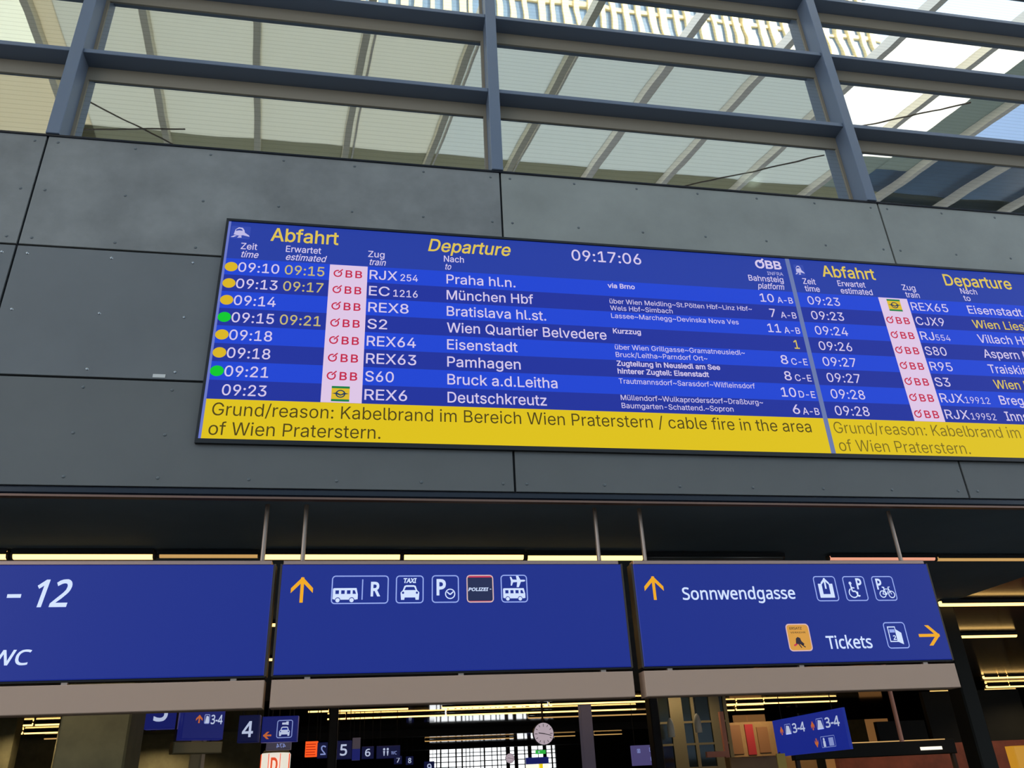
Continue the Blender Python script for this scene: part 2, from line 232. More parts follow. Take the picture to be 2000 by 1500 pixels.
# ------------------------------------------------------------------ lettering
GLYPHS = {
'A': {
'A': '94|3 0 40 100 54 100 91 0 78 0 56 59 52 73 46 94 48 94 42 73 37 59 17 0;22 28 22 39 73 39 73 28',
'B': '90|12 0 12 100 47 100 57 99 65 96 71 92 75 87 77 81 78 73 78 68 76 63 70 56 62 52 62 52 67 51 71 48 76 45 79 40 81 34 82 27 81 20 79 13 74 8 68 4 59 1 48 0;24 11 48 11 58 12 65 16 69 21 70 27 69 32 67 36 64 40 60 43 55 45 49 45 24 45;24 56 47 56 57 58 61 61 64 64 65 68 66 73 65 79 61 84 56 88 47 89 24 89',
'C': '100|53 -1 40 0 30 5 21 12 14 23 9 35 8 50 9 65 14 77 21 87 30 95 40 100 53 101 67 99 73 96 79 93 84 88 88 82 91 76 93 68 80 68 77 78 70 84 62 88 53 90 44 88 36 85 30 79 25 72 21 62 20 50 21 38 25 28 30 21 36 15 44 12 53 10 62 12 70 16 77 22 80 32 93 32 91 24 88 18 84 12 79 7 73 4 67 1 60 -1',
'D': '99|43 0 19 0 19 11 42 11 53 12 62 16 70 22 74 29 77 39 78 50 77 61 75 71 70 79 63 84 54 88 43 89 18 89 18 100 44 100 58 99 69 94 78 87 85 77 89 65 91 50 89 36 85 23 78 13 69 6 57 2;24 100 24 0 12 0 12 100',
'E': '82|12 0 12 100 73 100 73 89 24 89 24 56 70 56 70 45 24 45 24 11 74 11 74 0',
'F': '81|12 0 12 100 73 100 73 89 24 89 24 55 68 55 68 43 24 43 24 0',
'G': '102|53 -1 40 0 29 5 20 13 14 23 9 35 8 50 9 65 14 77 20 87 29 95 40 100 52 101 60 101 67 99 73 96 79 92 84 87 88 82 91 76 93 69 80 69 76 77 70 84 62 88 52 90 44 88 36 85 30 79 25 72 21 62 20 50 21 38 25 28 30 21 36 15 44 12 53 10 61 11 68 14 74 18 78 24 81 31 82 40 85 39 56 39 56 50 94 50 94 39 93 28 89 18 82 10 74 4 64 0',
'H': '102|12 0 12 100 24 100 24 57 77 57 77 100 90 100 90 0 77 0 77 46 24 46 24 0',
'I': '59|6 0 6 11 23 11 23 89 6 89 6 100 53 100 53 89 36 89 36 11 53 11 53 0',
'J': '78|36 -1 24 1 15 6 9 16 7 29 7 34 19 34 19 29 20 20 24 15 29 11 36 10 43 11 49 15 52 20 53 29 53 100 66 100 66 29 64 16 58 6 48 1',
'K': '92|21 29 21 42 27 51 34 60 42 68 71 100 88 100 45 54;12 0 12 100 24 100 24 66 24 44 24 38 24 0;73 0 37 51 45 61 88 0',
'L': '77|12 0 12 100 24 100 24 11 71 11 71 0',
'M': '123|12 0 12 100 30 100 54 37 56 31 59 24 61 16 63 10 60 10 62 16 65 24 67 31 69 37 94 100 112 100 112 0 99 0 99 57 99 64 99 72 99 81 100 90 101 90 98 80 95 71 92 63 90 57 67 0 56 0 33 57 31 63 28 71 25 80 22 90 23 90 24 82 24 73 24 65 24 57 24 0',
'N': '103|12 0 12 100 27 100 67 36 71 30 76 21 81 11 80 11 79 21 78 31 78 38 78 100 91 100 91 0 76 0 40 57 35 65 29 75 21 89 23 89 24 75 24 64 25 57 25 0',
'O': '105|52 -1 40 0 30 5 21 12 14 23 9 35 8 50 9 65 14 77 21 87 30 95 40 100 52 101 65 100 75 95 84 87 91 77 95 65 97 50 95 35 91 23 84 12 75 5 65 0;52 10 61 12 69 15 75 21 80 28 83 38 85 50 83 62 80 72 75 79 69 85 61 88 52 90 44 88 36 85 30 79 25 72 21 62 20 50 21 38 25 28 30 21 36 15 44 12',
'P': '87|12 0 12 100 46 100 57 99 65 96 72 91 77 84 79 77 80 68 79 60 77 52 72 46 65 41 57 38 46 37 21 37 21 48 46 48 53 48 58 50 63 54 65 58 67 63 68 68 67 74 65 79 63 83 58 86 53 88 46 89 24 89 24 0',
'Q': '105|48 31 61 31 73 17 75 13 92 -9 79 -9 68 5 65 9;52 -1 40 0 30 5 21 12 14 23 9 35 8 50 9 65 14 77 21 87 30 95 40 100 52 101 65 100 75 95 84 87 91 77 95 65 97 50 95 35 91 23 84 12 75 5 65 0;52 10 61 12 69 15 75 21 80 28 83 38 85 50 83 62 80 72 75 79 69 85 61 88 52 90 44 88 36 85 30 79 25 72 21 62 20 50 21 38 25 28 30 21 36 15 44 12',
'R': '88|12 0 12 100 46 100 57 99 65 96 72 91 77 85 80 78 80 69 80 61 77 53 72 47 65 43 57 40 46 39 19 39 19 50 46 50 53 51 59 52 63 55 66 59 67 64 68 69 67 75 66 80 63 83 58 86 53 88 46 89 24 89 24 0;69 0 45 45 60 45 84 0',
'S': '88|44 -2 34 -1 25 2 18 6 13 12 9 19 8 27 21 27 22 22 24 17 28 14 33 12 44 10 50 10 56 12 61 14 65 18 67 22 68 27 67 32 65 35 58 40 48 44 36 47 25 51 17 57 12 64 10 73 11 81 15 88 20 94 27 98 35 100 45 101 54 100 62 98 69 94 74 88 77 82 79 74 66 74 64 81 59 86 53 89 44 90 38 90 33 88 29 86 25 82 23 78 23 74 23 69 26 66 33 61 42 58 52 55 61 52 71 47 78 39 80 34 80 27 79 19 76 12 71 7 64 2 55 -1',
'T': '88|6 89 6 100 82 100 82 89 50 89 50 0 38 0 38 89',
'U': '102|51 -2 40 0 30 3 22 9 17 16 13 24 12 34 12 100 24 100 24 35 25 28 28 22 32 17 37 13 43 11 51 10 59 11 65 13 70 17 74 22 76 28 77 35 77 100 90 100 90 34 89 24 85 16 79 9 71 3 62 0',
'V': '94|40 0 3 100 17 100 38 41 42 27 49 6 46 6 52 27 57 41 78 100 91 100 55 0',
'W': '135|30 0 3 100 16 100 32 39 34 29 37 18 39 8 37 8 39 18 42 29 44 39 60 100 75 100 91 39 93 29 96 18 98 8 96 8 98 18 100 29 103 39 119 100 132 100 104 0 90 0 72 63 69 77 66 93 69 93 66 78 62 63 45 0',
'X': '93|4 0 43 56 43 46 6 100 20 100 35 79 40 71 44 65 48 57 46 57 50 65 53 71 59 79 73 100 88 100 51 47 51 56 90 0 75 0 57 25 53 32 49 38 45 45 48 45 44 39 41 33 36 25 18 0',
'Z': '86|8 0 8 9 54 76 60 85 67 93 68 89 56 89 44 89 8 89 8 100 78 100 78 91 33 25 26 16 19 7 18 11 30 11 42 11 79 11 79 0',
'a': '77|31 -2 25 -1 19 1 13 4 9 9 7 14 6 21 7 27 8 32 11 35 15 38 25 41 35 43 46 45 52 46 54 48 54 50 52 58 47 63 38 65 29 63 23 59 20 54 8 57 11 63 15 68 20 71 26 74 38 76 47 75 56 71 60 68 63 63 65 57 66 49 66 0 54 0 54 10 54 10 50 5 42 0;33 9 40 10 45 12 49 15 52 18 54 23 54 27 54 37 51 36 45 35 39 34 34 33 26 31 20 27 19 24 18 21 20 14 26 10',
'b': '83|45 -2 39 -1 34 1 27 6 23 12 22 12 22 0 10 0 10 100 22 100 22 63 23 63 27 68 34 73 39 75 45 76 54 74 62 71 68 65 73 58 76 48 77 37 76 26 73 17 68 9 62 3 54 0;43 9 50 10 55 13 59 17 62 23 64 30 64 37 64 45 62 51 59 57 55 61 50 64 43 65 37 64 32 61 28 57 25 52 23 45 22 37 23 29 25 23 28 17 32 13 37 10',
'c': '78|41 -2 31 0 23 3 16 9 11 17 8 26 7 37 8 48 11 57 16 65 23 71 31 74 41 76 51 74 60 70 67 63 71 54 60 51 57 57 53 61 48 64 41 65 34 64 29 61 24 56 21 51 20 44 19 37 20 30 21 23 24 17 29 13 34 10 41 9 48 10 53 13 57 17 60 23 71 20 67 11 60 4 51 0',
'd': '83|38 -2 30 0 22 3 16 9 11 17 8 26 7 37 8 48 11 58 16 65 22 71 30 74 38 76 45 75 50 73 56 68 60 63 61 63 61 100 73 100 73 0 61 0 61 12 60 12 56 6 50 1 45 -1;40 9 46 10 52 13 56 17 59 23 61 29 61 37 61 45 59 52 56 57 52 61 47 64 40 65 34 64 28 61 24 57 21 51 20 45 19 37 20 30 21 23 24 17 29 13 34 10',
'e': '79|42 -2 32 0 23 3 16 9 11 17 8 26 7 37 8 48 11 57 16 65 23 71 31 74 40 76 52 74 58 71 63 67 67 62 70 55 72 48 73 38 73 33 15 33 15 43 66 43 61 40 60 47 59 53 56 58 52 62 47 64 40 65 34 64 29 62 25 58 21 53 19 47 19 41 19 35 20 27 22 21 25 16 30 12 35 10 42 9 50 10 56 14 60 21 72 18 69 12 66 8 61 4 56 1 49 -1',
'f': '50|45 75 45 64 1 64 1 75;16 0 16 85 17 91 19 96 22 99 27 102 37 104 44 104 48 102 45 92 42 93 38 93 34 92 30 90 28 87 28 82 28 0',
'g': '84|41 -30 33 -29 26 -27 16 -22 10 -14 20 -8 24 -13 30 -17 41 -19 49 -18 55 -15 60 -9 61 -1 61 13 60 13 56 8 50 3 45 1 38 1 30 2 22 5 16 11 11 18 8 27 7 38 8 48 11 58 16 65 22 71 30 74 39 76 45 75 50 73 57 68 60 63 62 63 62 75 73 75 73 -2 72 -11 69 -18 64 -23 57 -27 49 -29;40 12 47 12 52 15 56 19 59 24 61 30 61 38 61 45 59 52 56 57 52 61 47 64 40 65 34 64 29 61 24 57 21 52 20 45 19 38 20 30 21 24 24 19 29 15 34 12',
'h': '81|22 45 22 0 10 0 10 100 22 100 22 57 20 57 24 65 30 71 37 74 45 76 52 75 58 72 63 69 67 63 69 56 70 47 70 0 58 0 58 46 57 54 54 60 48 63 41 65 36 64 32 62 28 60 25 56 23 51',
'i': '33|10 0 10 75 22 75 22 0;16 87 13 88 11 89 9 92 8 95 9 98 11 101 13 102 16 103 20 102 22 101 24 98 25 95 24 92 22 89 20 88',
'j': '33|10 75 22 75 22 -6 22 -12 20 -18 17 -22 13 -25 7 -27 1 -28 -2 -28 -2 -17 0 -17 5 -16 8 -14 10 -11 10 -6;16 87 13 88 11 89 9 92 8 95 9 98 11 101 13 102 16 103 20 102 22 101 24 98 25 95 24 92 22 89 20 88',
'k': '75|22 27 22 42 24 42 56 75 71 75 36 39 35 39;10 0 10 100 22 100 22 0;58 0 29 37 38 45 73 0',
'l': '37|27 0 20 1 15 4 11 9 10 17 10 100 22 100 22 19 24 12 26 11 29 10 32 10 33 11 36 1 32 0',
'm': '120|10 0 10 75 22 75 22 58 21 58 23 64 26 68 34 74 43 76 51 75 56 71 61 65 63 58 61 58 63 63 66 67 75 74 86 76 92 75 98 73 103 70 106 65 109 58 109 50 109 0 97 0 97 50 96 57 93 61 88 64 82 65 78 64 74 63 68 57 66 49 66 0 54 0 54 51 53 57 50 61 45 64 39 65 31 63 27 60 25 57 23 52 22 47 22 0',
'n': '81|22 45 22 0 10 0 10 75 22 75 22 57 20 57 24 65 30 71 37 74 45 76 52 75 58 72 63 69 67 63 69 56 70 47 70 0 58 0 58 46 57 54 54 60 48 63 41 65 36 64 32 62 28 60 25 56 23 51',
'o': '82|41 -2 31 0 23 3 16 9 11 17 8 26 7 37 8 48 11 57 16 65 23 71 31 74 41 76 50 74 59 71 66 65 71 57 74 48 75 37 74 26 71 17 66 9 59 3 50 0;41 9 48 10 53 13 57 17 60 23 62 30 63 37 62 44 60 51 57 56 53 61 48 64 41 65 34 64 29 61 24 56 21 51 20 44 19 37 20 30 21 23 24 17 29 13 34 10',
'p': '83|10 -28 10 75 22 75 22 63 23 63 27 68 34 73 39 75 45 76 54 74 62 71 68 65 73 58 76 48 77 37 76 26 73 17 68 9 62 3 54 0 45 -2 39 -1 34 1 27 6 23 12 22 12 22 -28;43 9 50 10 55 13 59 17 62 23 64 30 64 37 64 45 62 51 59 57 55 61 50 64 43 65 37 64 32 61 28 57 25 52 23 45 22 37 23 29 25 23 28 17 32 13 37 10',
'r': '51|10 0 10 75 22 75 22 63 26 68 30 72 36 75 42 76 45 76 48 75 48 63 45 64 41 64 36 63 31 62 28 59 25 56 23 51 22 47 22 0',
's': '72|36 -2 28 -1 22 1 17 4 12 7 9 12 7 19 18 21 21 16 24 12 29 10 36 9 43 10 48 12 52 16 53 20 52 24 50 27 46 29 42 30 29 33 20 37 14 41 10 47 9 54 10 60 13 65 17 70 23 73 29 75 37 76 44 75 50 73 55 70 59 67 64 57 53 54 51 58 48 62 43 65 37 65 31 65 26 62 22 59 21 54 22 51 24 48 34 44 45 41 54 38 60 34 64 28 65 21 64 15 61 9 57 5 51 1 44 -1',
't': '45|40 75 40 64 1 64 1 75;13 93 25 93 25 19 25 15 27 12 29 10 33 10 36 10 40 11 42 0 38 -1 33 -1 25 0 18 4 14 10 13 18',
'u': '81|36 -1 29 0 23 2 17 6 14 12 11 19 10 27 10 75 22 75 22 28 23 21 27 15 32 11 39 10 44 10 49 12 53 15 56 19 58 24 58 30 58 75 70 75 70 0 59 0 59 18 60 18 56 9 51 3 44 0',
'v': '77|32 0 3 75 17 75 32 30 37 17 40 4 36 4 40 17 44 30 60 75 73 75 44 0',
'w': '111|27 0 4 75 17 75 26 42 30 27 34 8 32 8 36 26 41 42 50 75 62 75 71 42 75 27 79 8 77 8 81 27 85 42 94 75 107 75 84 0 72 0 63 34 60 44 57 55 54 66 57 66 54 55 52 44 49 34 39 0',
'x': '74|4 0 34 43 34 34 6 75 20 75 29 60 35 50 41 40 34 40 40 50 46 60 55 75 69 75 41 33 41 42 70 0 56 0 45 17 39 27 34 36 40 36 35 27 29 17 18 0',
'y': '77|9 -27 12 -17 14 -17 20 -17 26 -15 30 -7 32 0 3 75 17 75 32 30 37 17 40 4 36 4 40 17 44 30 60 75 73 75 40 -11 35 -21 27 -27 18 -29 13 -28',
'z': '75|8 0 8 9 50 63 9 63 9 75 65 75 65 65 25 12 67 11 67 0',
'ä': '77|31 -2 25 -1 19 1 13 4 9 9 7 14 6 21 7 27 8 32 11 35 15 38 25 41 35 43 46 45 52 46 54 48 54 50 52 58 47 63 38 65 29 63 23 59 20 54 8 57 11 63 15 68 20 71 26 74 38 76 47 75 56 71 60 68 63 63 65 57 66 49 66 0 54 0 54 10 54 10 50 5 42 0;33 9 40 10 45 12 49 15 52 18 54 23 54 27 54 37 51 36 45 35 39 34 34 33 26 31 20 27 19 24 18 21 20 14 26 10;51 87 48 88 46 89 44 92 43 95 44 98 46 101 48 102 51 103 54 102 57 101 59 98 59 95 59 92 57 89 54 88;23 87 20 88 17 89 16 92 15 95 16 98 17 101 20 102 23 103 26 102 29 101 30 98 31 95 30 92 29 89 26 88',
'ö': '82|41 -2 31 0 23 3 16 9 11 17 8 26 7 37 8 48 11 57 16 65 23 71 31 74 41 76 50 74 59 71 66 65 71 57 74 48 75 37 74 26 71 17 66 9 59 3 50 0;41 9 48 10 53 13 57 17 60 23 62 30 63 37 62 44 60 51 57 56 53 61 48 64 41 65 34 64 29 61 24 56 21 51 20 44 19 37 20 30 21 23 24 17 29 13 34 10;55 87 52 88 49 89 48 92 47 95 48 98 49 101 52 102 55 103 58 102 61 101 62 98 63 95 62 92 61 89 58 88;27 87 24 88 21 89 19 92 19 95 19 98 21 101 24 102 27 103 30 102 32 101 34 98 35 95 34 92 32 89 30 88',
'ü': '81|36 -1 29 0 23 2 17 6 14 12 11 19 10 27 10 75 22 75 22 28 23 21 27 15 32 11 39 10 44 10 49 12 53 15 56 19 58 24 58 30 58 75 70 75 70 0 59 0 59 18 60 18 56 9 51 3 44 0;54 87 51 88 49 89 47 92 46 95 47 98 49 101 51 102 54 103 57 102 60 101 62 98 62 95 62 92 60 89 57 88;26 87 23 88 21 89 19 92 18 95 19 98 21 101 23 102 26 103 29 102 32 101 34 98 34 95 34 92 32 89 29 88',
'ß': '87|24 71 24 0 12 0 12 71 14 84 19 94 28 99 39 101 45 101 51 99 57 96 61 91 64 85 65 77 64 69 61 63 57 59 56 54 57 50 58 47 64 42 71 37 77 30 79 25 79 20 78 14 76 8 72 4 67 1 60 -1 53 -1 41 0 32 4 37 14 43 11 52 10 58 11 63 13 66 16 67 21 67 24 65 27 59 33 52 38 46 45 44 49 44 53 45 60 49 65 52 69 53 76 52 82 49 87 44 89 39 90 32 89 28 86 25 80',
'Ö': '105|52 -1 40 0 30 5 21 12 14 23 9 35 8 50 9 65 14 77 21 87 30 95 40 100 52 101 65 100 75 95 84 87 91 77 95 65 97 50 95 35 91 23 84 12 75 5 65 0;52 10 61 12 69 15 75 21 80 28 83 38 85 50 83 62 80 72 75 79 69 85 61 88 52 90 44 88 36 85 30 79 25 72 21 62 20 50 21 38 25 28 30 21 36 15 44 12;67 112 64 113 61 115 59 117 59 120 59 123 61 126 64 128 67 128 70 128 72 126 74 123 75 120 74 117 72 115 70 113;38 112 35 113 33 115 31 117 30 120 31 123 33 126 35 128 38 128 41 128 44 126 46 123 46 120 46 117 44 115 41 113',
'0': '89|45 -1 34 0 26 5 19 12 14 22 10 35 9 50 10 65 14 78 19 88 26 95 34 100 45 101 55 100 63 95 70 88 76 78 79 65 80 50 79 35 76 22 70 12 64 5 55 0;45 10 51 11 57 14 62 20 65 28 67 38 68 50 67 62 65 72 62 80 57 86 51 89 45 90 38 89 32 86 28 80 24 72 22 62 21 50 22 38 24 28 28 20 32 14 38 11',
'1': '89|15 0 15 11 77 11 77 0;54 100 54 0 42 0 42 88 17 70 17 84 39 100',
'2': '89|13 0 13 9 46 45 55 56 61 64 63 73 62 78 60 82 58 86 54 88 44 90 39 90 34 88 30 85 27 81 26 77 25 71 13 71 14 80 17 87 22 93 28 98 36 100 44 101 53 100 60 98 66 93 71 88 74 81 75 73 73 62 66 51 52 35 30 12 77 11 77 0',
'3': '89|43 -1 34 -1 26 2 19 6 14 11 10 18 9 26 21 26 23 21 25 17 28 14 32 12 43 10 54 12 58 15 62 18 64 23 65 28 64 34 62 39 59 43 54 46 48 48 40 49 31 49 31 59 57 88 14 89 14 100 73 100 73 91 42 55 42 57 52 57 61 54 68 50 73 44 76 37 77 28 76 20 73 13 68 7 61 2 52 0',
'4': '89|8 21 8 31 49 100 61 100 21 33 81 32 81 21;55 0 55 24 55 29 55 62 67 62 67 0',
'5': '89|43 -1 35 0 28 2 21 6 16 12 13 18 12 26 24 26 25 21 27 17 34 12 43 10 49 11 54 13 59 16 62 21 64 26 64 32 64 38 62 43 58 48 54 52 49 54 43 54 33 53 25 48 13 50 19 100 72 100 72 89 30 89 26 59 35 64 45 66 52 65 58 63 63 60 68 56 72 51 74 45 76 39 77 32 76 23 73 15 67 8 61 3 53 0',
'6': '89|44 -1 36 0 28 3 22 8 17 15 14 23 12 32 13 39 16 47 27 67 50 100 63 100 30 51 29 51 32 57 38 60 46 62 55 61 62 58 68 53 73 47 75 40 76 31 75 22 72 14 67 8 61 3 53 0;44 10 50 10 55 12 59 16 62 20 64 25 64 31 64 37 62 42 59 46 55 49 50 51 44 52 39 51 34 49 30 46 27 42 25 37 25 31 25 25 27 20 30 16 34 12 39 10',
'7': '89|19 0 64 88 12 89 12 100 77 100 77 88 32 0',
'8': '89|44 -1 35 0 27 2 20 7 15 12 11 19 10 27 11 33 13 38 16 43 20 47 25 50 30 52 23 55 18 61 15 67 14 75 15 82 18 88 22 94 29 98 36 100 44 101 53 100 60 98 66 94 71 88 74 82 75 75 74 67 71 61 66 55 59 52 64 50 69 47 73 43 76 38 78 33 79 27 78 19 74 12 69 7 62 2 54 0;44 10 51 10 56 12 60 14 63 18 66 22 66 27 65 32 63 37 60 41 56 44 50 46 44 46 39 46 33 44 29 41 26 37 23 32 23 27 23 22 25 18 29 14 33 12 38 10;44 57 54 59 58 62 60 65 62 69 63 74 62 79 60 83 58 86 54 88 44 90 35 88 31 86 28 83 27 79 26 74 27 69 28 65 31 62 35 59',
'9': '89|44 101 53 100 61 97 67 92 72 85 75 77 76 68 76 61 73 53 62 33 39 0 26 0 59 49 60 49 57 43 50 40 43 38 34 39 27 42 21 47 16 53 13 60 12 69 14 78 17 86 22 92 28 97 36 100;44 90 39 90 34 88 30 84 27 80 25 75 25 69 25 63 27 58 30 54 34 51 39 49 44 48 50 49 55 51 59 54 62 58 64 63 64 69 64 75 62 80 59 84 55 88 50 90',
':': '37|19 -1 15 0 12 2 10 5 10 8 10 12 12 14 15 16 19 17 22 16 25 14 27 12 28 8 27 5 25 2 22 0;19 53 15 54 12 56 10 59 10 62 10 66 12 69 15 70 19 71 22 70 25 69 27 66 28 62 27 59 25 56 22 54',
'.': '37|19 -1 15 0 12 2 10 5 10 8 10 12 12 14 15 16 19 17 22 16 25 14 27 12 28 8 27 5 25 2 22 0',
'~': '89|10 29 11 37 13 43 16 47 20 50 30 52 39 50 48 43 54 39 59 38 62 38 65 41 67 45 68 50 79 50 78 42 76 36 73 32 69 29 59 27 50 29 41 36 35 40 30 41 27 41 24 39 22 35 21 29',
'/': '49|46 105 14 -15 3 -15 35 105',
'-': '89|66 48 66 37 22 37 22 48',
' ': '37|'},
'N': {
'A': '89|76 0 64 31 25 31 13 0 0 0 39 100 50 100 89 0;49 72 48 76 46 83 45 87 43 82 42 76 40 72 29 42 61 42',
'B': '91|42 100 59 99 71 94 76 90 79 83 80 75 80 70 78 65 75 61 71 57 67 55 61 53 61 52 72 49 77 46 81 41 83 36 83 28 82 20 79 13 74 7 67 3 59 1 49 0 14 0 14 100;45 57 56 58 62 62 66 67 67 74 66 81 61 86 54 88 43 89 26 89 26 57;26 47 26 11 46 11 58 12 65 16 69 22 70 29 69 34 68 39 65 42 60 45 54 46 45 47',
'C': '89|56 90 49 90 42 88 36 84 31 80 27 74 24 67 22 59 22 50 23 38 26 29 30 21 37 15 46 11 56 10 69 11 80 14 80 3 69 0 54 -1 40 0 29 5 20 13 14 23 10 35 9 50 9 61 12 71 16 80 21 87 28 93 36 98 46 100 57 101 71 100 84 96 79 85 69 89',
'D': '102|94 51 92 36 87 23 80 13 70 6 57 1 41 0 14 0 14 100 44 100 59 99 71 94 80 87 88 78 92 66;80 51 79 63 76 72 71 80 63 85 54 88 43 89 26 89 26 11 40 11 52 12 62 15 70 21 76 29 79 38',
'E': '78|69 0 14 0 14 100 69 100 69 89 26 89 26 58 67 58 67 47 26 47 26 11 69 11',
'F': '73|26 0 14 0 14 100 69 100 69 89 26 89 26 54 67 54 67 42 26 42',
'G': '102|57 53 92 53 92 4 75 0 56 -1 42 0 30 5 21 12 14 23 10 35 9 50 10 65 15 77 22 87 32 95 45 100 60 101 76 100 90 96 85 85 73 89 60 90 49 89 39 85 32 79 26 71 23 62 22 50 23 39 26 29 31 21 38 15 47 11 59 10 71 10 79 12 79 42 57 42',
'H': '104|90 0 77 0 77 47 26 47 26 0 14 0 14 100 26 100 26 58 77 58 77 100 90 100',
'I': '47|42 0 6 0 6 7 17 10 17 90 6 93 6 100 42 100 42 93 30 90 30 10 42 7',
'K': '87|87 0 72 0 36 48 26 39 26 0 14 0 14 100 26 100 26 51 35 60 43 70 70 100 85 100 46 56',
'L': '73|14 0 14 100 26 100 26 11 70 11 70 0',
'M': '127|58 0 25 88 25 81 25 71 25 61 25 0 14 0 14 100 32 100 63 18 95 100 113 100 113 0 101 0 101 61 101 71 102 80 102 88 68 0',
'N': '106|93 0 78 0 25 83 25 75 25 66 25 56 25 0 14 0 14 100 28 100 82 17 82 24 81 34 81 44 81 100 93 100',
'O': '109|101 50 100 39 98 29 94 20 89 13 83 7 75 2 65 0 55 -1 44 0 34 2 26 7 20 13 15 20 11 29 9 39 9 50 10 65 14 77 20 87 29 95 41 100 55 102 69 100 80 95 89 88 96 77 100 65;22 50 23 38 25 28 30 20 36 14 45 11 55 10 65 11 73 14 80 20 84 28 87 38 88 50 86 67 80 80 73 86 65 89 55 90 45 89 36 86 30 80 25 72 23 62',
'P': '85|40 100 57 98 69 92 74 86 77 79 78 71 76 59 73 53 69 49 64 45 57 42 48 40 38 39 26 39 26 0 14 0 14 100;39 89 26 89 26 50 36 50 45 50 52 52 58 54 61 58 64 63 65 70 63 78 58 84 50 88',
'R': '87|41 100 53 99 62 97 69 93 74 87 77 80 78 72 77 64 75 58 71 53 67 50 58 45 85 0 70 0 46 41 26 41 26 0 14 0 14 100;40 89 26 89 26 52 41 52 52 53 59 57 63 63 65 71 64 77 62 82 59 85 54 87 48 89',
'S': '77|70 27 69 18 66 12 61 6 54 2 45 -1 35 -1 24 -1 15 1 7 3 7 15 20 11 35 10 42 10 48 11 52 14 55 17 57 21 58 26 57 30 56 34 53 37 48 40 34 46 23 51 15 58 10 66 8 76 9 83 12 90 17 95 24 98 31 101 40 101 55 100 68 96 64 85 53 89 40 90 34 90 30 89 26 86 23 83 22 80 21 76 22 71 23 67 26 64 30 61 43 56 58 49 63 45 67 40 70 34',
'T': '78|45 0 33 0 33 89 1 89 1 100 76 100 76 89 45 89',
'V': '84|84 100 48 0 36 0 0 100 13 100 36 36 38 28 40 21 42 14 44 21 46 28 48 36 71 100',
'W': '130|128 100 102 0 89 0 70 66 68 72 66 77 65 82 65 85 64 82 63 77 62 71 60 65 41 0 28 0 2 100 15 100 30 39 32 33 33 26 34 21 35 15 36 21 37 27 39 33 40 40 58 100 71 100 89 39 91 33 93 26 94 20 95 15 96 22 98 31 100 39 115 100',
'X': '82|82 0 67 0 41 43 14 0 1 0 34 52 3 100 17 100 41 61 66 100 79 100 48 52',
'Z': '80|75 0 5 0 5 10 58 89 7 89 7 100 73 100 73 90 21 11 75 11',
'a': '79|40 76 52 75 61 70 66 62 67 51 67 0 58 0 56 11 49 4 41 0 30 -1 24 -1 18 1 13 4 10 8 7 14 6 21 9 31 15 38 26 43 42 45 55 45 55 50 54 58 51 63 46 65 40 66 28 65 18 61 15 70 26 74;44 36 32 35 25 32 21 27 19 21 20 15 23 11 27 9 33 9 42 10 49 14 53 20 55 30 55 37',
'b': '86|24 81 24 72 24 65 24 65 28 70 33 73 39 76 47 76 56 75 64 72 70 67 75 59 77 49 78 38 77 26 75 16 70 8 64 3 56 0 47 -1 39 -1 33 2 28 5 24 10 23 10 21 0 12 0 12 106 24 106;45 66 38 65 33 63 29 59 26 54 25 47 24 38 25 25 29 16 35 11 46 9 54 11 61 16 64 25 66 38 64 50 61 59 54 64',
'c': '67|42 -1 33 0 24 3 17 8 12 15 9 25 8 37 9 50 12 60 18 67 25 72 33 75 43 76 54 75 63 72 59 62 51 65 43 66 36 65 30 62 26 58 23 53 21 46 20 37 21 29 23 22 26 16 30 12 35 10 42 9 53 11 61 14 61 3 53 0',
'd': '86|39 -1 30 0 22 3 16 8 11 16 9 26 8 37 9 49 11 59 16 67 22 72 30 75 39 76 49 75 56 71 62 65 63 65 62 71 62 76 62 106 74 106 74 0 64 0 62 10 56 4 49 0;40 9 51 10 57 15 61 24 62 35 62 37 61 50 57 59 51 64 40 66 32 64 25 58 22 49 20 37 22 25 25 16 32 11',
'e': '79|41 76 50 75 57 72 64 67 68 60 71 52 72 43 72 35 20 35 22 24 27 16 34 11 44 9 57 10 68 14 68 4 57 0 44 -1 34 0 25 3 18 8 12 16 9 25 8 37 9 48 12 58 17 66 23 72 32 75;41 66 33 65 27 61 23 54 21 45 59 45 58 51 57 56 55 60 51 64 46 66',
'f': '48|46 66 28 66 28 0 15 0 15 66 2 66 2 71 15 75 15 80 16 89 18 96 22 101 26 104 32 106 40 107 48 106 54 105 51 95 46 96 40 97 34 96 31 93 28 88 28 80 28 75 46 75',
'g': '86|39 76 46 76 52 74 57 70 62 65 63 65 64 75 74 75 74 -1 73 -11 71 -19 66 -25 60 -30 51 -33 41 -34 26 -32 14 -29 14 -18 26 -22 41 -23 50 -22 57 -18 61 -11 62 -2 62 1 62 6 62 10 58 5 52 1 46 -1 39 -1 30 0 22 3 16 9 10 21 8 37 10 53 16 66 22 72 30 75;40 66 34 65 29 63 26 59 23 53 21 46 20 37 22 25 26 16 32 11 40 9 50 10 54 12 57 15 61 23 62 34 62 37 62 47 60 54 57 59 53 63 47 65',
'h': '87|24 75 24 70 24 65 24 65 30 71 39 75 48 76 56 76 63 73 68 70 72 65 74 58 75 49 75 0 63 0 63 48 62 56 59 62 54 65 46 66 39 65 33 63 29 59 26 54 25 47 24 39 24 0 12 0 12 106 24 106',
'i': '36|24 75 24 0 12 0 12 75;18 103 23 101 25 99 25 95 25 92 23 89 18 88 15 88 13 89 11 92 11 95 11 99 13 101 15 103',
'k': '75|24 51 24 45 24 39 27 42 30 46 33 50 57 75 71 75 41 43 74 0 59 0 33 35 24 28 24 0 12 0 12 106 24 106',
